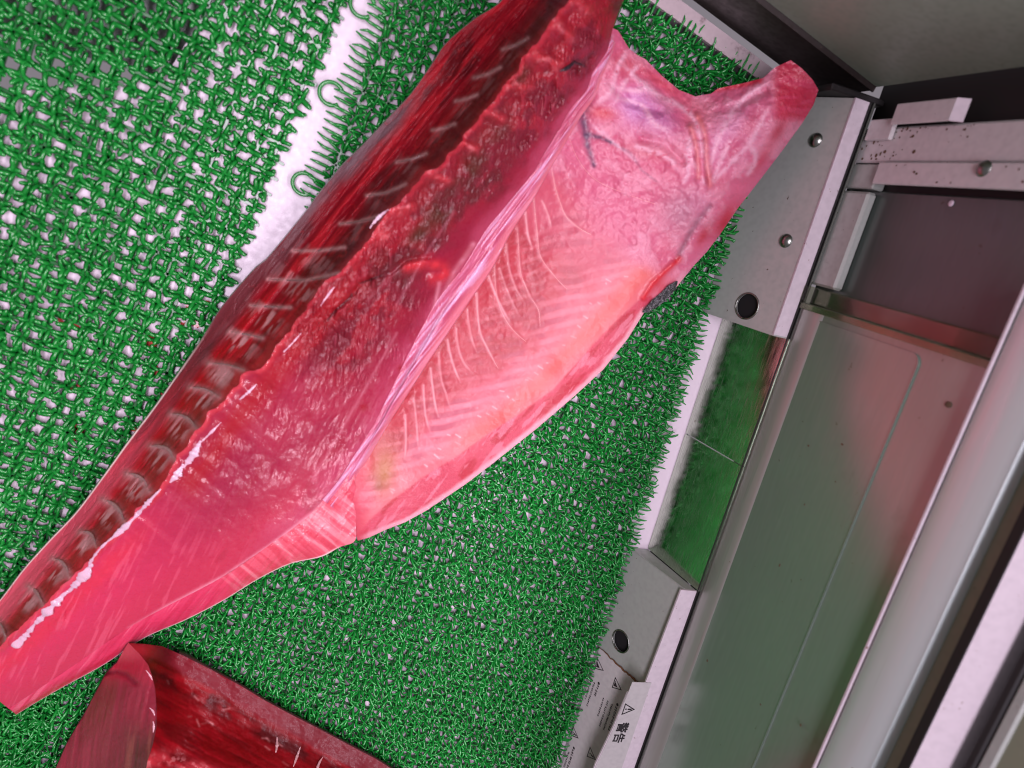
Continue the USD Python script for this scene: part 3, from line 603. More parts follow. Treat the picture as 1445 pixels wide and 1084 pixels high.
# deep blood red along the spine further down
d, _ = dist(p, [(505, 395), (470, 430), (420, 480), (385, 530), (340, 585), (300, 640), (270, 680)])
P.mix((158, 10, 28), np.exp(-(d/(22+14*(n_mid-.5)))**2)*.85)
P.mix((216, 40, 62), ss(400, 520, s)*np.exp(-((dR-26)/14)**2)*.5)
# lumps of gristle across the strip
LUMPS = [[(800, 3), (812, 2), (828, 12)], [(772, 37), (790, 41), (806, 52)], [(746, 78), (764, 81), (788, 92)], [(716, 122), (735, 124), (748, 121)], [(684, 158), (696, 161), (708, 168)], [(646, 200), (660, 205), (672, 209)], [(600, 247), (614, 249), (630, 254)], [(553, 297), (566, 294), (582, 291)], [(500, 345), (520, 338), (540, 330)], [(575, 262), (600, 246), (612, 240)]]
for r in LUMPS:
    d, _ = dist(p, r); k = np.exp(-(d/(5.+4*n_mid))**2); P.mix((196, 54, 66), k*.7); P.mix((226, 116, 128), k*ss(.55, .7, n_fine)*.7); z += k*.0030
wells = np.zeros(len(p))
for r0, r1 in zip(LUMPS[:8], LUMPS[1:8]):
    c = (np.array(r0[1])+np.array(r1[1]))/2+(6, 4); wells = np.maximum(wells, blob(p, c, 20, 15, -52))
z -= wells*.0034; P.mix((150, 16, 34), wells*.55)
# the tear, with its bright lip
TEAR = [(604, 363), (590, 364), (572, 368), (553, 384), (530, 392), (508, 400), (493, 421), (475, 437), (462, 452)]
d, a = dist(p, TEAR); P.mix((62, 8, 18), (1-ss(.4, 2.6, d))*.85*ss(0, .2, a)*ss(.38, .5, n_mid+.06)); z -= (1-ss(0, 6., d))*.0022
d, _ = dist(p, [(575, 377), (600, 371), (626, 376), (630, 388), (612, 394)]); P.mix((206, 44, 58), np.exp(-(d/8)**2)*.85); z += np.exp(-(d/9)**2)*.003
# olive of the ridge, orange-red gristle strip in the lower half
P.mix((204, 56, 70), ss(20, 130, s)*(1-ss(3, 10+8*(n_mid-.5), dR))*.7)
P.mix((196, 44, 60), head*(1-ss(3, 9, dR))*.7)
# lateral line and fine pale strands
for ln, wd_, st in (([(500, 660), (442, 724), (382, 770), (316, 814), (233, 858), (183, 888)], 3, .6), ([(560, 470), (520, 540), (480, 610), (440, 680)], 2.0, .18), ([(640, 300), (600, 360), (560, 430)], 2.0, .15), ([(668, 345), (640, 385), (617, 440)], 3.5, .5), ([(620, 400), (612, 440), (596, 480)], 3., .4)):
    d, _ = dist(p, ln); P.mix((240, 150, 176), np.exp(-(d/wd_)**2)*st)
P.mix((234, 100, 132), ss(.58, .76, n_fib)*tail*.3)
P.mix((150, 20, 48), ss(.60, .76, fbm(np.stack([s/46, o/16, 0*s], 1), 4, 77))*(1-tail)*.45)
P.mix((204, 84, 114), ss(.62, .74, n_wr)*rough*.12)
# dark bits
d, _ = dist(p, [(792, 99), (800, 96), (808, 90), (815, 85), (824, 92)]); P.mix((60, 24, 36), np.exp(-(d/3)**2)*.6)
for c in ((513, 575), (470, 455), (382, 547), (566, 520)): P.mix((150, 14, 34), blob(p, c, 6, 5)*.8)
z += rough*((n_wr-.5)*(.0026+.0030*bone)+(n_fine-.5)*(.0008+.0018*bone)+(n_mid-.5)*(.0026+.0030*bone))+(n_mid-.5)*.0012+(n_fib-.5)*.0003+(n_fine-.5)*.0001
z += np.exp(-((dR-3)/5.)**2)*(n_mid-.45)*.004*ss(-100, 0, s)
v = U(p, z)
musp = obj('muscle', (v, grid_faces(len(sv), len(tv2))), FLESH, tuna, smooth=True, col=P.c, aux=np.stack([np.clip(rough*.32+.03+.30*bone, 0, 1), 0*s, 0*s], 1), label='wet red muscle wall with the bloody cut of the spine')
zmus = z.reshape(len(sv), len(tv2))
def z_muscle(q):
    a, b = so(q); i = np.clip(((a-S0)/1.35).round().astype(int), 0, len(sv)-1); tt = np.clip((b-oR(a))/(oF(a)-oR(a)), 0, 1); j = (tt*(len(tv2)-1)).round().astype(int)
    return zmus[i, j]
# white tendon pieces along the ridge
WHITE = flesh_material('white_tendon', .3, .0005, 300., .25, .4)
def strand(name, pts, rad, c, flatk=.5, lift=.0006, mat=WHITE, parent=None, zf=z_muscle, wob=.3, label=None):
    pp = spline(pts, max(8, int(len(pts)*7))); n_ = len(pp)
    zz = zf(pp)+lift; zz = np.convolve(np.pad(zz, 2, mode='edge'), np.ones(5)/5, 'valid')
    rr = np.interp(np.linspace(0, 1, n_), np.linspace(0, 1, len(rad)), rad)*(1+wob*(noise(np.stack([np.arange(n_)*.9, np.full(n_, pts[0][0]), np.zeros(n_)], 1), 4)-.5)*2)
    m = tube(U(pp, zz), np.maximum(rr, .0001), 10, flatk); k = len(m.vertices)
    return obj(name, m, mat, parent or tuna, smooth=True, col=np.tile(alb(c), (k, 1))*(.85+.3*fbm(m.vertices*500, 2, 2))[:, None], aux=np.tile([.3, 0, 0], (k, 1)), label=label)
for pts, rad in (([(312, 596), (296, 612), (284, 624)], [.0003, .0008, .0004]), ([(283, 622), (276, 636), (268, 648), (258, 660)], [.0006, .0024, .0030, .0008]), ([(259, 655), (250, 668), (240, 681)], [.0010, .0030, .0012]), ([(227, 690), (210, 708), (192, 728)], [.0005, .0016, .0012]), ([(195, 724), (175, 745), (152, 764)], [.0012, .0020, .0008]), ([(152, 764), (140, 776), (126, 796)], [.0006, .0010, .0010]), ([(130, 795), (118, 812), (105, 826), (94, 838)], [.0010, .0030, .0026, .0006]), ([(96, 834), (80, 848), (62, 868), (50, 880)], [.0008, .0030, .0032, .0010]), ([(52, 876), (36, 896), (18, 912)], [.0008, .0026, .0034]), ([(425, 470), (412, 485), (400, 497)], [.0002, .0006, .0003]), ([(362, 542), (352, 552), (338, 564)], [.0003, .0010, .0003]), ([(472, 405), (460, 420), (452, 432)], [.0003, .0008, .0003]), ([(548, 296), (535, 306), (522, 322)], [.0003, .0012, .0004])):
    strand('tendon', pts, np.array(rad)*.85, (230, 170, 196), .35, .0002, wob=.55, parent=musp)
strand('dark_thread', [(791, 100), (799, 97), (806, 92), (812, 86)], [.0004, .0011, .0008, .0003], (42, 30, 40), .5, .0012, parent=musp)
strand('dark_thread', [(809, 88), (816, 90), (826, 94)], [.0006, .0004, .0002], (52, 38, 46), .5, .0012, parent=musp)

# ---- tail underside band between the lateral line and the lower edge
sE = np.arange(oE.x[0]+1, S1, 1.35); tv3 = np.linspace(0, 1, 60); S, T = np.meshgrid(sE, tv3, indexing='ij'); s, t = S.ravel(), T.ravel()
o = oF(s)+(np.maximum(oE(s), oF(s)+1)-oF(s))*t; p = px_of(s, o)
fb_ = fbm(np.stack([s/60, o/4, 0*s], 1), 3, 60); nm = fbm(np.stack([s/30, o/20, 0*s], 1), 3, 61); acr = fbm(np.stack([s/5, o/60, 0*s], 1), 3, 62)
z = zF(s)+(zE(s)-zF(s))*(t*.4+t**2.2*.6)+(fb_-.5)*.001+np.sin(np.pi*t)*(nm-.5)*.003
P = Paint(len(p), (212, 54, 94)); P.mix((190, 34, 70), ss(.5, .7, fb_)*.5); P.mix((238, 120, 148), ss(.55, .72, 1-fb_)*.35)
k = 1-ss(380, 470, s); P.mix((222, 92, 112), k*.7); P.mix((196, 44, 70), k*ss(.5, .65, acr)*.6); P.mix((242, 160, 176), k*ss(.55, .68, 1-acr)*.4)
P.mix((176, 14, 44), ss(500, 640, s)*np.exp(-((t-.78)/.13)**2)*.6)
P.mix((244, 198, 206), ss(.955, .985, t)*.9*ss(288, 315, s))
v = U(p, z); obj('tail_flank', (v, grid_faces(len(sE), len(tv3))), FLESH, tuna, smooth=True, col=P.c, aux=np.stack([.15+0*s, 0*s, 0*s], 1))
edgeE = v.reshape(len(sE), len(tv3), 3)[:, -1]

# ---- belly flap: lining of the belly cavity, fat, rim and collar
FOLD = [(p_[0], p_[1]) for p_ in F_PX if 40 <= p_[1] <= 690]
OUT = [(872, 43), (888, 69), (900, 78), (911, 84), (934, 107), (958, 127), (981, 136), (1004, 132), (1013, 125), (1051, 117), (1077, 110), (1094, 95), (1116, 85), (1132, 97), (1147, 113), (1155, 127), (1148, 148), (1132, 174), (1103, 214), (1074, 252), (1042, 293), (1016, 331), (998, 355), (980, 374), (950, 411), (930, 428), (909, 441), (886, 478), (851, 522), (813, 557), (756, 606), (693, 656), (659, 682), (603, 720), (572, 737), (546, 747), (520, 759), (505, 763)]
left = [(f[0]-10, f[1]-4) for f in FOLD]
poly = Polygon(OUT+[(496, 735), (494, 690)]+[l for l in left if l[1] < 660][::-1]).buffer(0)
CTRL = [(872, 43, 40), (888, 69, 36), (934, 107, 31), (981, 136, 27), (1004, 132, 30), (1051, 117, 36), (1094, 95, 42), (1116, 85, 46), (1155, 127, 46), (1132, 174, 41), (1074, 252, 34), (1016, 331, 24), (950, 411, 20), (886, 478, 19), (813, 557, 18), (693, 656, 18), (603, 720, 17), (500, 765, 15), (505, 762, 17), (496, 735, 22),
        (1085, 150, 50), (1030, 190, 45), (990, 225, 40), (1040, 240, 40), (995, 300, 34), (930, 180, 36), (880, 160, 35), (900, 120, 36), (850, 110, 40), (960, 300, 30), (900, 300, 25), (830, 250, 25), (790, 330, 20), (740, 400, 17.5), (850, 380, 20), (760, 480, 16.5), (680, 480, 18), (680, 560, 16.5), (600, 620, 18), (560, 680, 21), (890, 420, 24.5), (800, 515, 22), (720, 585, 22), (640, 650, 23), (850, 450, 20), (770, 530, 18.5), (690, 590, 18.5), (920, 370, 23.5), (530, 725, 23), (500, 700, 26)]
CTRL += [(f[0]-10, f[1]-4, 1000*float(zF(so(f)[0][0]))-4.0) for f in FOLD]
CTRL += [(f[0]+6, f[1]+6, 1000*float(zF(so(f)[0][0]))-7.0) for f in FOLD[2:-3]]
ct = np.array(CTRL, float)
rb = RBFInterpolator(ct[:, :2]/100, ct[:, 2]/1000, kernel='thin_plate_spline', smoothing=2e-7)
def polymesh(poly, step):
    b = poly.exterior.segmentize(step); bp = np.array(b.coords)[:-1]
    x0, y0, x1, y1 = poly.bounds; X, Y = np.meshgrid(np.arange(x0, x1, step), np.arange(y0, y1, step*.866)); X = X+(np.arange(len(X)) % 2)[:, None]*step/2
    g = np.stack([X.ravel(), Y.ravel()], 1); inn = poly.buffer(-step*.6); shapely.prepare(inn); g = g[shapely.contains_xy(inn, g[:, 0], g[:, 1])]
    p = np.concatenate([bp, g]); tr = Delaunay(p).simplices; c = p[tr].mean(1); pp = poly.buffer(.01); shapely.prepare(pp); tr = tr[shapely.contains_xy(pp, c[:, 0], c[:, 1])]
    a = p[tr]; cr = np.cross(a[:, 1]-a[:, 0], a[:, 2]-a[:, 0]); tr[cr > 0] = tr[cr > 0][:, ::-1]
    return p, tr, len(bp)
p, tr, nb = polymesh(poly, 1.35)
x, y = p.T; s, o = so(p)
z = np.concatenate([rb(p[i:i+20000]/100) for i in range(0, len(p), 20000)])
dF = dist(p, FOLD)[0]; dO = dist(p, OUT)[0]
dO = np.minimum(dO, 70); rimd = np.interp(s, [-640, -480, -300, -150, -20, 60, 200, 330, 420], [10, 12, 20, 26, 20, 26, 34, 48, 60])
nm = fbm(np.c_[p/26, 0*x], 4, 70); nf = fbm(np.c_[p/6, 0*x], 3, 71); nb_ = fbm(np.c_[p/70, 0*x], 3, 72); nw = (fbm(np.c_[p/60, 0*x], 2, 73)-.5)
rimf = so(p)[0]
RIM = [(998, 340), (961, 367), (930, 393), (909, 416), (874, 449), (836, 487), (810, 517), (781, 549), (732, 585), (689, 612), (653, 638), (593, 676), (545, 712), (520, 735)]
dRm, aR = dist(p, RIM)
fo_ = np.interp(s, *[np.array(q)[np.argsort(so(FOLD)[0])] for q in so(FOLD)]); ro_ = np.interp(s, *[np.array(q)[np.argsort(so(RIM)[0])] for q in so(RIM)])
tt = (o-fo_)/np.maximum(ro_-fo_, 30)                                # 0 at the fold, 1 at the rim
lower = ss(-330, -250, s)                                          # belly proper, below the collar
P = Paint(len(p), (226, 112, 130))
re_ = .26+.30*(1-ss(-120, 260, s)); red = (1-ss(re_, re_+.24, tt+nw*.3+(nm-.5)*.22))*(1-ss(260, 330, s)*.6)
P.mix((190, 30, 54), red*.97); P.mix((172, 14, 30), red*ss(.44, .64, nm)*.7)
P.mix((226, 120, 150), ss(-420, -330, s)*(1-ss(-260, -180, s))*.45)
# bands of muscle under the lining
dirv = np.array([math.cos(math.radians(-17)), math.sin(math.radians(-17))]); nv = np.array([-dirv[1], dirv[0]])
ang = (p@dirv-800)/400
h_ = p@nv+nw*16+26*ang**2
ph = h_/16.5
band = .5+.5*np.cos(2*math.pi*ph)
win = ss(.12, .34, tt)*(1-ss(.74, .98, tt+nw*.2))*lower
P.mix((176, 48, 88), win*(1-.6*red)*(1-ss(.25, .7, band))*ss(.34, .56, nm)*.6)
P.mix((240, 150, 168), win*ss(.35, 1.0, band)*.5*(1-.75*red)*ss(.36, .6, nb_+.1))
P.mix((240, 150, 164), ss(.08, .28, tt)*(1-ss(.3, .5, tt))*ss(.7, .98, band)*ss(.38, .56, nm)*lower*.4*(1-.5*red))
# crossing fine cell pattern over the red zone
cell = np.abs(fbm(np.c_[p@dirv/12, p@nv/9, 0*x], 2, 79)-.5)
P.mix((222, 90, 110), (1-ss(.005, .04, cell))*red*.3)
# pale fat and the orange streak inside the rim
P.mix((236, 132, 138), ss(.62, .9, tt)*lower*.6)
ORG = [(990, 318), (955, 335), (923, 371), (880, 416), (836, 463), (793, 507), (758, 545), (705, 590), (660, 622), (615, 650)]
d, a = dist(p, ORG); P.mix((232, 98, 84), np.exp(-(d/(11+9*nm))**2)*.7*ss(0, .12, a)*(1-ss(.85, 1, a)))
# rim of cut red flesh, then pale skin edge
oRim = np.maximum(dO, 0)
beyond = ss(-2, 2.5, o-ro_)*lower*ss(-300, -240, s)
P.mix((216, 70, 98), beyond*.9); P.mix((196, 26, 54), beyond*ss(.48, .62, fbm(np.c_[s/34, o/9, 0*s], 3, 81))*.85); P.mix((236, 140, 160), beyond*ss(.54, .68, fbm(np.c_[s/26, o/6, 0*s], 3, 82))*.7)
P.mix((246, 192, 202), (1-ss(2.5, 7+5*(nm-.3), dO))*ss(1, 0, 0*x+0.)*lower*.85 if False else (1-ss(3, 8+6*(nm-.4), dO))*ss(-420, -300, s)*.85)
P.mix((238, 130, 156), ss(150, 330, s)*ss(.9, 1.3, tt)*.5); P.mix((226, 84, 106), (1-ss(503, 532, x+(nm-.5)*14))*.9)
# thin pale vessels
VE = [[(715, 345), (718, 375), (726, 402), (738, 424)], [(742, 300), (745, 330), (752, 352)], [(660, 438), (664, 470), (672, 496)], [(632, 480), (640, 516), (650, 540)], [(608, 520), (612, 556), (618, 588)], [(584, 562), (588, 600), (590, 632)], [(790, 205), (798, 240), (812, 262)], [(812, 200), (840, 232), (872, 250)], [(706, 380), (720, 420), (734, 446)], [(779, 238), (784, 266), (790, 285), (798, 304), (812, 318), (834, 331)], [(801, 182), (809, 211), (827, 241), (847, 258), (882, 273), (925, 288)], [(753, 278), (755, 300), (758, 327), (761, 356), (781, 388), (800, 408)], [(730, 322), (732, 350), (734, 380), (746, 414), (761, 443), (762, 461)], [(698, 374), (699, 398), (702, 422), (714, 452), (742, 482)], [(673, 414), (674, 440), (677, 466), (690, 496), (703, 520)], [(644, 464), (646, 485), (650, 502), (668, 528)], [(620, 498), (622, 530), (630, 558), (634, 575)], [(598, 544), (600, 583), (607, 610)], [(572, 586), (573, 615), (571, 648)], [(765, 284), (774, 305), (778, 322)], [(690, 390), (706, 430), (722, 458)]]
rv_ = np.random.default_rng(8)
for r in VE:
    kk_ = rv_.uniform(.35, 1.0); d, a = dist(p, spline(r, 30)); k = np.exp(-(d/1.5)**2)*(1-ss(.75, 1, a)*.8); P.mix((250, 190, 196), k*.8*kk_); z += np.exp(-(d/2.4)**2)*.0002
    k = np.exp(-(d/5)**2)*(1-a)*.2*kk_; P.mix((240, 150, 160), k)
# small white ticks along the fat
TK = spline([(905, 372), (859, 402), (820, 457), (782, 503), (713, 563), (639, 622), (586, 669), (548, 708)], 60); r3 = np.random.default_rng(4)
for c in TK:
    if r3.random() < .55:
        c = c+r3.normal(0, 4.5, 2); L_ = r3.uniform(.3, 1.6); d, _ = dist(p, [c-[2.0*L_, 1.2*L_], c+[2.0*L_, 1.2*L_]+r3.normal(0, 1.2, 2)]); P.mix((250, 205, 210), np.exp(-(d/1.1)**2)*r3.uniform(.2, .7))
# yellow-brown stain
P.mix((172, 104, 26), blob(p, (542, 668), 13, 26, 6)*ss(.25, .5, nm+.1)*.95); P.mix((150, 90, 60), blob(p, (534, 684), 5, 9)*.6)
P.mix((220, 140, 90), blob(p, (545, 655), 26, 36)*.3)
# collar: lilac film, folds, red ends
col = 1-ss(-330, -265, s+nw*60)
P.mix((222, 116, 152), col*.8); P.mix((242, 170, 192), col*ss(.48, .66, nm)*.65)
P.mix((216, 150, 214), blob(p, (898, 150), 28, 26, 30)*.9); P.mix((176, 96, 156), blob(p, (930, 168), 34, 20, 30)*.8)
P.mix((216, 70, 84), blob(p, (850, 160), 22, 9, 8)*.85); P.mix((206, 70, 88), blob(p, (885, 95), 26, 16, 30)*.6); P.mix((200, 60, 80), blob(p, (915, 215), 40, 9, 12)*.5); P.mix((210, 70, 90), blob(p, (935, 118), 40, 9, 35)*.7)
P.mix((226, 120, 138), blob(p, (985, 165), 22, 26)*.6); P.mix((214, 150, 196), blob(p, (1030, 195), 30, 52, 40)*.6)
for c, rx, ry, a_ in (((1035, 210), 14, 26, 30), ((1012, 255), 16, 14, 0), ((1060, 175), 12, 24, 25)): P.mix((208, 84, 118), blob(p, c, rx, ry, a_)*.7)
tip = 1-ss(-585, -555, s+(nm-.5)*30+.35*(o-800)*0)
P.mix((206, 36, 72), ss(1085, 1105, x+(nm-.5)*16)*(1-ss(162, 184, y+(nm-.5)*20))*.9); P.mix((228, 80, 120), ss(1085, 1105, x)*(1-ss(162, 184, y))*ss(.5, .66, fbm(np.c_[x/30, y/6, 0*x], 3, 90))*.5)
P.mix((206, 30, 52), (1-ss(1006, 1012, x)*0)*np.exp(-(dist(p, [(1008, 126), (1030, 123), (1052, 119), (1072, 113)])[0]/4.5)**2)*.85)
P.mix((196, 32, 60), blob(p, (1024, 312), 12, 30, 34)*ss(.3, .45, nm+.1)*.95); P.mix((200, 40, 64), blob(p, (992, 333), 7, 16, 30)*.9); P.mix((206, 60, 90), blob(p, (1075, 225), 7, 26, 35)*.7); P.mix((190, 40, 70), blob(p, (1098, 185), 8, 22, 35)*.8)
STR = [[(888, 70), (872, 95), (862, 128), (838, 146)], [(905, 90), (880, 120), (868, 150)], [(870, 80), (895, 108), (925, 132), (960, 150), (982, 172), (990, 200), (1000, 262)], [(862, 120), (895, 128), (918, 122)], [(1000, 262), (1030, 232), (1056, 205), (1075, 172), (1084, 150)], [(1005, 262), (1018, 225), (1034, 196)], [(1002, 250), (1040, 150), (1090, 115)], [(1000, 268), (985, 240), (972, 215), (978, 185)], [(962, 262), (972, 240), (968, 214)], [(830, 172), (870, 205), (905, 232)], [(1056, 205), (1066, 222), (1050, 250)], [(890, 205), (930, 218), (958, 234)], [(868, 140), (905, 148), (925, 176), (952, 186)]]
for r in STR:
    d, a = dist(p, spline(r, 30)); k = np.exp(-(d/(2.2+3*nm))**2)*ss(0, .15, a)*(1-ss(.85, 1, a)); P.mix((250, 204, 224), k*.65*ss(.3, .55, nf+.12)); z += np.exp(-(d/6)**2)*.0004
for r in ([(985, 165), (996, 195), (998, 230), (1002, 262)], [(975, 180), (984, 215), (986, 250)]):
    d, a = dist(p, spline(r, 30)); P.mix((236, 134, 130), np.exp(-(d/4)**2)*.6); z += np.exp(-(d/5.)**2)*.0022
z += col*((nm-.5)*.0036+(nf-.5)*.0006)+(nm-.5)*.0012+(nf-.5)*.0003
for r in ([(862, 118), (890, 145), (930, 158)], [(905, 195), (940, 205), (962, 228)], [(1040, 150), (1080, 128)]):
    d, a = dist(p, r); z -= np.exp(-(d/7.)**2)*.003
z += blob(p, (925, 160), 32, 18, 30)*.004
z -= blob(p, (826, 160), 10, 30, 0)*.004
# blue-black vein near the collar
for ln, wd_ in (([(823, 142), (820, 160), (826, 182), (829, 205), (838, 234)], 7.5), ([(828, 190), (846, 194), (862, 201)], 4.2), ([(862, 201), (890, 216), (905, 240), (926, 256)], 2.2)):
    d, a = dist(p, ln); k = np.exp(-(d/(wd_*(1-.6*a)+.6))**2)*(1. if wd_ > 2.5 else .4); P.mix((92, 74, 104), k*(.75+.25*ss(.35, .55, nf))*.85)
# dark film between collar and belly rim, folded skin
d, a = dist(p, spline([(1002, 292), (990, 305), (975, 328), (962, 352), (955, 366)], 24)); P.mix((126, 70, 92), np.exp(-(d/(2.0+3*nm))**2)*.7); z -= np.exp(-(d/5)**2)*.002
P.mix((190, 140, 160), blob(p, (962, 300), 30, 34)*.7); P.mix((206, 140, 170), blob(p, (985, 285), 20, 22)*.5)
d, a = dist(p, [(958, 366), (940, 382), (921, 400), (908, 420)]); P.mix((222, 34, 52), np.exp(-(d/5.)**2)*.95); z += np.exp(-(d/5.)**2)*.002
belly_v = U(p, z)
rg = np.clip(.08+.3*col*ss(.4, .6, nm)+.25*beyond, 0, 1)
belp = obj('belly_flap', (belly_v, tr), LINING, tuna, smooth=True, col=P.c*np.array([.80, .62, .71]), aux=np.stack([rg, 0*s, 0*s], 1), label='pink belly flap with pale vessels and banded fat')
b3 = belly_v[:nb]; bpx = p[:nb]
def zb(q): return rb(np.atleast_2d(q)/100)
for r in VE[9:15]:
    strand('vessel', r, [.00007, .00009, .00007, .00003], (238, 150, 158), .7, .0004, zf=zb, wob=.1, parent=belp)
# crumpled black skin patch on the lower edge
sk = [(955, 398), (944, 404), (934, 414), (922, 424), (908, 440), (914, 440), (930, 430), (944, 418), (952, 408)]
pp, ft, _ = polymesh(Polygon(sk).buffer(1.5), 1.4)
zz = zb(pp)+.0016+(fbm(np.c_[pp/5, 0*pp[:, 0]], 3, 12)-.4)*.004
SKINB = flesh_material('dark_skin', .25, .0012, 500., 0., .8)
obj('black_skin', (U(pp, zz), ft), SKINB, belp, smooth=True, col=np.tile(alb((40, 38, 42)), (len(pp), 1))*(.6+1.2*fbm(np.c_[pp/4, 0*pp[:, 0]], 3, 15))[:, None]*(1+1.2*ss(.55, .7, fbm(np.c_[pp/6, 0*pp[:, 0]], 3, 16)))[:, None], aux=np.tile([.8, 0, 0], (len(pp), 1)), label='crumpled dark skin patch')

# ---- silver membrane rolled along the fold
FR = [(872, 43), (862, 82), (850, 110), (838, 140), (822, 162), (808, 186), (784, 226), (768, 254), (752, 282), (722, 328), (692, 384), (664, 424), (634, 468), (604, 512), (580, 550), (550, 596), (520, 648), (503, 680), (492, 700)]
oFr = rail(FR); sM = np.arange(-500, 262, 1.3); tv4 = np.linspace(0, 1, 34); S, T = np.meshgrid(sM, tv4, indexing='ij'); s, t = S.ravel(), T.ravel()
wide = (6+11*np.exp(-((s+20)/120)**2))*ss(-505, -440, s)+1; wide *= .55+.45*(1-ss(150, 260, s))
o0 = oF(s)-wide*.75; o1 = np.maximum(oFr(s), oF(s)+4)
o = o0+(o1-o0)*t; p = px_of(s, o)
st = fbm(np.stack([s/60, o/2.6, 0*s], 1), 3, 100); nm = fbm(np.stack([s/24, o/10, 0*s], 1), 3, 101)
z0 = z_muscle(p); base = np.where(o < oF(s), z0, zF(s)-.0055*ss(0, 1, (o-oF(s))/np.maximum(o1-oF(s), 1)))
z = base+.0016*np.sin(np.pi*np.clip(t, 0, 1))+.0012*np.exp(-((t-.62)/.16)**2)+(st-.5)*.0012-.0012*np.exp(-((t-.40)/.1)**2)
z += np.where(t < .02, -.001, 0)+np.where(t > .98, -.002, 0)
P = Paint(len(p), (202, 96, 132)); P.mix((222, 160, 204), ss(.50, .64, st)*.7); P.mix((176, 56, 92), ss(.54, .7, 1-st)*.7); P.mix((226, 120, 140), ss(.6, .85, t)*.75)
P.mix((130, 90, 120), np.exp(-((t-.42)/.08)**2)*ss(-120, -20, s)*(1-ss(120, 200, s))*.5); P.mix((200, 90, 120), (1-ss(0, .2, t))*.7)
obj('membrane', (U(p, z), grid_faces(len(sM), len(tv4))), FLESH, tuna, smooth=True, col=P.c, aux=np.stack([.2+0*s, 0*s, 0*s], 1), label='silvery pink membrane along the fold')

# ---- skin closing the piece underneath
SKIN = stained('silver_skin', (196, 176, 184), (70, 62, 74), .3, .15, .06, 60., bump=.0001)
DSKIN = stained('dark_skin_edge', (92, 44, 54), (50, 30, 36), .3, .0, .06, 60., bump=.0001)
def skirt(name, c3, inward, mat, zbot=.0105, parent=None, closed=False, thick=.007):
    c3 = np.asarray(c3); n = len(c3); r1 = c3-inward*.0005; r1[:, 2] -= .0014; r2 = c3+inward*.0008; r2[:, 2] = c3[:, 2]*.5+zbot*.5; r3 = c3+inward*thick; r3[:, 2] = zbot
    r4 = c3+inward*(thick+.02); r4[:, 2] = zbot
    V = np.concatenate([c3, r1, r2, r3, r4]); Fc = []
    i = np.arange(n-1)
    for k in range(4):
        a, b, c, d = k*n+i, k*n+i+1, (k+1)*n+i+1, (k+1)*n+i; Fc += [np.stack([a, b, c], 1), np.stack([a, c, d], 1)]
    return obj(name, (V, np.concatenate(Fc)), mat, parent or tuna, smooth=True)
def inward_of(c3, sgn):
    d = np.gradient(c3[:, :2], axis=0); k = 9; d = np.stack([np.convolve(np.pad(d[:, j], k//2, mode='edge'), np.ones(k)/k, 'valid') for j in (0, 1)], 1)
    d /= np.linalg.norm(d, axis=1, keepdims=True)+1e-9; return np.c_[sgn*-d[:, 1], sgn*d[:, 0], np.zeros(len(d))]
def orient(c3, inside):
    i = inward_of(c3, 1); m = len(c3)//2; return i if i[m, :2]@(np.asarray(inside)[:2]-c3[m, :2]) > 0 else -i
mid = U([(560, 420)], .03)[0]
el = edgeL[::3]; skirt('skin', el, orient(el, mid), SKIN)
ee = edgeE[sE > 284][::3]; skirt('skin', ee, orient(ee, mid), SKIN)
k0 = np.argmin(np.linalg.norm(bpx-[872, 43], axis=1)); k1 = np.argmin(np.linalg.norm(bpx-[505, 763], axis=1))
seq = np.arange(k0, k1+1) if k0 < k1 else np.r_[np.arange(k0, nb), np.arange(0, k1+1)]
if len(seq) < nb*.3: seq = (np.r_[np.arange(k1, nb), np.arange(0, k0+1)] if k1 > k0 else np.arange(k1, k0+1))
bb = b3[seq]; ci = orient(bb, mid); skirt('skin', bb, ci, SKIN, thick=.004)
# cut ends
def endcap(i, name):
    a = edgeL[i]; row = np.concatenate([U(px_of(np.full(60, sv[i]), oL(sv[i])+(oR(sv[i])-oL(sv[i]))*np.linspace(0, 1, 60)), 0.)*0+np.array([0, 0, 0])])
    pl = px_of(np.full(40, sv[i]), oL(sv[i])+(oR(sv[i])-oL(sv[i]))*np.linspace(0, 1, 40)); pr = px_of(np.full(40, sv[i]), oR(sv[i])+(oF(sv[i])-oR(sv[i]))*np.linspace(0, 1, 40))
    zl = zL(sv[i])+(zR(sv[i])-zL(sv[i]))*np.linspace(0, 1, 40)**1.6; zr = zF(sv[i])+(zR(sv[i])-zF(sv[i]))*(1-np.linspace(0, 1, 40))
    pts = [U(pl, zl), U(pr, zr)]
    if i > 0: pe = px_of(np.full(20, sv[i]), oF(sv[i])+(oE(sv[i])-oF(sv[i]))*np.linspace(0, 1, 20)); pts.append(U(pe, zF(sv[i])+(zE(sv[i])-zF(sv[i]))*np.linspace(0, 1, 20)))
    top = np.concatenate(pts); bot = top.copy(); bot[:, 2] = .0105; n = len(top); k = np.arange(n-1)
    V = np.concatenate([top, bot]); Fc = np.concatenate([np.stack([k, k+1, k+1+n], 1), np.stack([k, k+1+n, k+n], 1)])
    obj(name, (V, Fc), FLESH, tuna, col=np.tile(alb((206, 50, 80)), (2*n, 1)), aux=np.tile([.3, 0, 0], (2*n, 1)))
endcap(len(sv)-1, 'tail_cut'); endcap(0, 'head_cut')

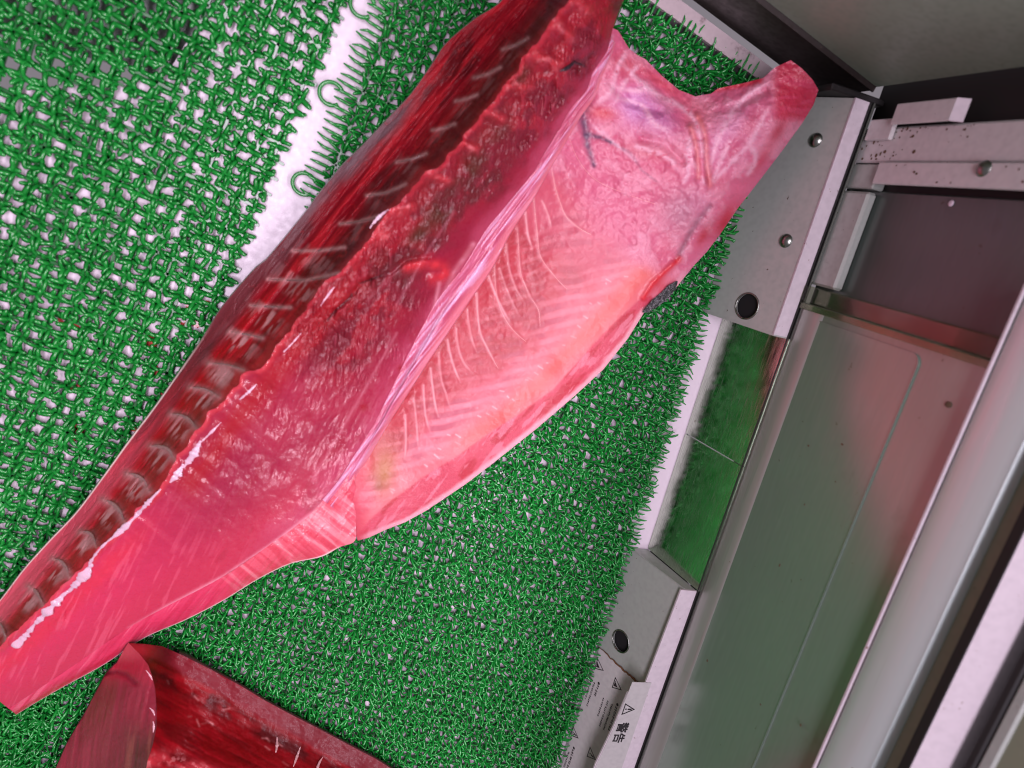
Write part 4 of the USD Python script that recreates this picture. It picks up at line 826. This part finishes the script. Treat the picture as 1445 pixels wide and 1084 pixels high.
# ================================================================== the second block, bottom left
blk = thing('tuna_block', 'dark red triangular tuna block cut off at the bottom edge of the picture', 'tuna')
RID = [(181, 907, 23), (196, 922, 32), (209, 938, 43), (215, 955, 47), (219, 972, 50), (221, 1000, 56), (221, 1025, 60), (216, 1050, 64), (208, 1075, 68), (202, 1110, 72), (196, 1160, 76)]
LE = [(181, 907, 23), (172, 922, 20), (165, 935, 18), (157, 943, 20), (150, 950, 19), (141, 966, 17), (122, 1002, 15), (108, 1026, 14), (94, 1050, 14), (79, 1084, 14), (62, 1120, 14), (40, 1160, 14)]
UE = [(181, 907, 23), (205, 909, 21), (229, 912, 16), (258, 925, 19), (288, 940, 17), (311, 952, 16), (340, 968, 15), (373, 988, 15), (410, 1008, 15), (447, 1027, 15), (490, 1050, 15), (532, 1072, 15), (551, 1084, 15), (600, 1112, 15), (680, 1160, 15)]
def rbf3(c):
    c = np.unique(np.array(c, float), axis=0); return RBFInterpolator(c[:, :2]/100, c[:, 2]/1000, kernel='thin_plate_spline', smoothing=1e-7)
# end face
pe = Polygon([q[:2] for q in RID]+[q[:2] for q in LE[::-1][:-1]]).buffer(0)
p, tr, nb2 = polymesh(pe, 1.5); x, y = p.T
zf1 = rbf3(RID+LE+[(160, 1000, 36), (180, 960, 36), (150, 1060, 38), (130, 1080, 30)])
an = math.radians(108); u_, w_ = p@np.array([math.cos(an), math.sin(an)]), p@np.array([-math.sin(an), math.cos(an)])
bend = w_+.0010*(y-900)**2*.6
fb_ = fbm(np.c_[u_/80, bend/5, 0*x], 4, 120); nm = fbm(np.c_[p/24, 0*x], 4, 121); fs = fbm(np.c_[u_/110, bend/14, 0*x], 3, 125)
P = Paint(len(p), (134, 30, 48)); P.mix((152, 50, 66), ss(.5, .68, fb_)*.6); P.mix((140, 36, 56), ss(.5, .7, 1-fb_)*.5)
dr, _ = dist(p, [q[:2] for q in RID[3:]]); P.mix((146, 26, 52), np.exp(-(dr/22)**2)*.8)
P.mix((96, 40, 38), ss(1000, 1060, y)*ss(150, 190, x+(nm-.5)*30)*.85); P.mix((150, 76, 66), ss(1000, 1060, y)*ss(150, 185, x)*ss(.55, .7, fb_)*.6)
P.mix((186, 34, 60), (1-ss(940, 975, y+(nm-.5)*16))*.8); P.mix((214, 84, 100), (1-ss(922, 940, y))*.5)
d, _ = dist(p, [(150, 950), (165, 948), (178, 952), (190, 964)]); P.mix((110, 20, 40), np.exp(-(d/3)**2)*.7)
z = zf1(p/100)+(nm-.5)*.002+(fb_-.5)*.0012+(fs-.5)*.002-np.exp(-(d/4)**2)*.002
v1 = U(p, z); endp = obj('end_face', (v1, tr), CUTM, blk, smooth=True, col=P.c, aux=np.tile([.12, 0, 0], (len(p), 1)), label='fibrous end face of the block')
# long concave face
pl = Polygon([q[:2] for q in RID]+[(280, 1200), (420, 1230), (600, 1230)]+[q[:2] for q in UE[::-1][:-1]]).buffer(0)
p, tr, nb3 = polymesh(pl, 1.5); x, y = p.T
VAL = [(240, 960, 30), (300, 990, 24), (380, 1030, 21), (460, 1070, 20), (540, 1110, 20), (250, 1010, 40), (320, 1040, 36), (400, 1075, 34), (480, 1115, 33), (240, 1060, 55), (280, 1078, 58), (330, 1100, 58), (400, 1135, 56), (300, 1160, 68), (420, 1190, 58), (600, 1230, 45), (420, 1230, 62), (280, 1200, 74), (560, 1160, 32)]
zf2 = rbf3(RID+UE+VAL)
UEL = np.array([q[:2] for q in UE]); dU, aU = dist(p, UEL); dirU = np.array([.878, .478]); u_, w_ = p@dirU, p@np.array([-.478, .878])
fb_ = fbm(np.c_[u_/60, w_/7, 0*x], 4, 130); nm = fbm(np.c_[p/26, 0*x], 4, 131); nf = fbm(np.c_[p/7, 0*x], 3, 132)
P = Paint(len(p), (124, 3, 14)); P.mix((150, 8, 24), ss(.5, .68, fb_)*.5); P.mix((84, 4, 10), ss(.52, .7, 1-fb_)*.6); P.mix((64, 8, 12), np.exp(-((dU-40)/14)**2)*ss(.4, .6, nm)*.8)
bw = np.interp(x, [180, 260, 340, 450, 560], [14, 22, 24, 26, 26]); band = 1-ss(bw-4, bw+4, dU+(nm-.5)*8)
P.mix((118, 24, 38), band*.9); P.mix((98, 30, 38), band*ss(330, 460, x)*.6); P.mix((214, 56, 70), (1-ss(205, 240, x))*(1-ss(0, 18, np.abs(y-918)))*.7)
d, _ = dist(p, [(205, 1078), (230, 1068), (262, 1078), (300, 1092), (340, 1112)]); P.mix((186, 50, 62), np.exp(-(d/10)**2)*.7*ss(.35, .55, nm+.1)); P.mix((226, 130, 138), np.exp(-(d/7)**2)*ss(.55, .65, nf)*.4)
r4 = np.random.default_rng(9)
for _ in range(14):  # short pale dashes painted as wet glints
    c = np.array([r4.uniform(225, 420), 0]); c[1] = 945+(c[0]-225)*.5+r4.uniform(5, 60); an = r4.uniform(-.2, 1.2); L_ = r4.uniform(2, 5); q_ = np.array([math.cos(an), math.sin(an)])*L_
    d, _ = dist(p, [c-q_, c+q_]); P.mix((228, 140, 146), np.exp(-(d/1.3)**2)*r4.uniform(.08, .3))
z = zf2(p/100)+(nm-.5)*.0024+(fb_-.5)*.0006
v2 = U(p, z); lonp = obj('long_face', (v2, tr), BLOODM, blk, smooth=True, col=P.c, aux=np.tile([.06, 0, 0], (len(p), 1)), label='dark blood-red concave face of the block')
z2 = lambda q: zf2(np.atleast_2d(q)/100)
for pts in ([(391, 1040), (391, 1050), (389, 1062)], [(424, 1054), (419, 1068), (414, 1082)], [(456, 1068), (450, 1078), (446, 1092)]):
    strand('rib_end', pts, [.0003, .0012, .0004], (196, 130, 136), .5, .0006, BONE, lonp, z2)
for pts in ([(206, 946), (212, 954), (215, 960)], [(211, 999), (216, 1004), (218, 1010)], [(216, 1018), (217, 1026), (216, 1034)]):
    strand('tendon', pts, [.0002, .0006, .0002], (226, 160, 176), .5, .0006, WHITE, lonp, z2)
midb = U([(260, 1040)], .03)[0]
for c in (LE, UE):
    c3 = U(np.array([q[:2] for q in c], float), np.array([q[2] for q in c])/1000); c3 = spline(c3, 60)[6:]; skirt('skin', c3, orient(c3, midb), DSKIN, parent=blk, thick=.003)
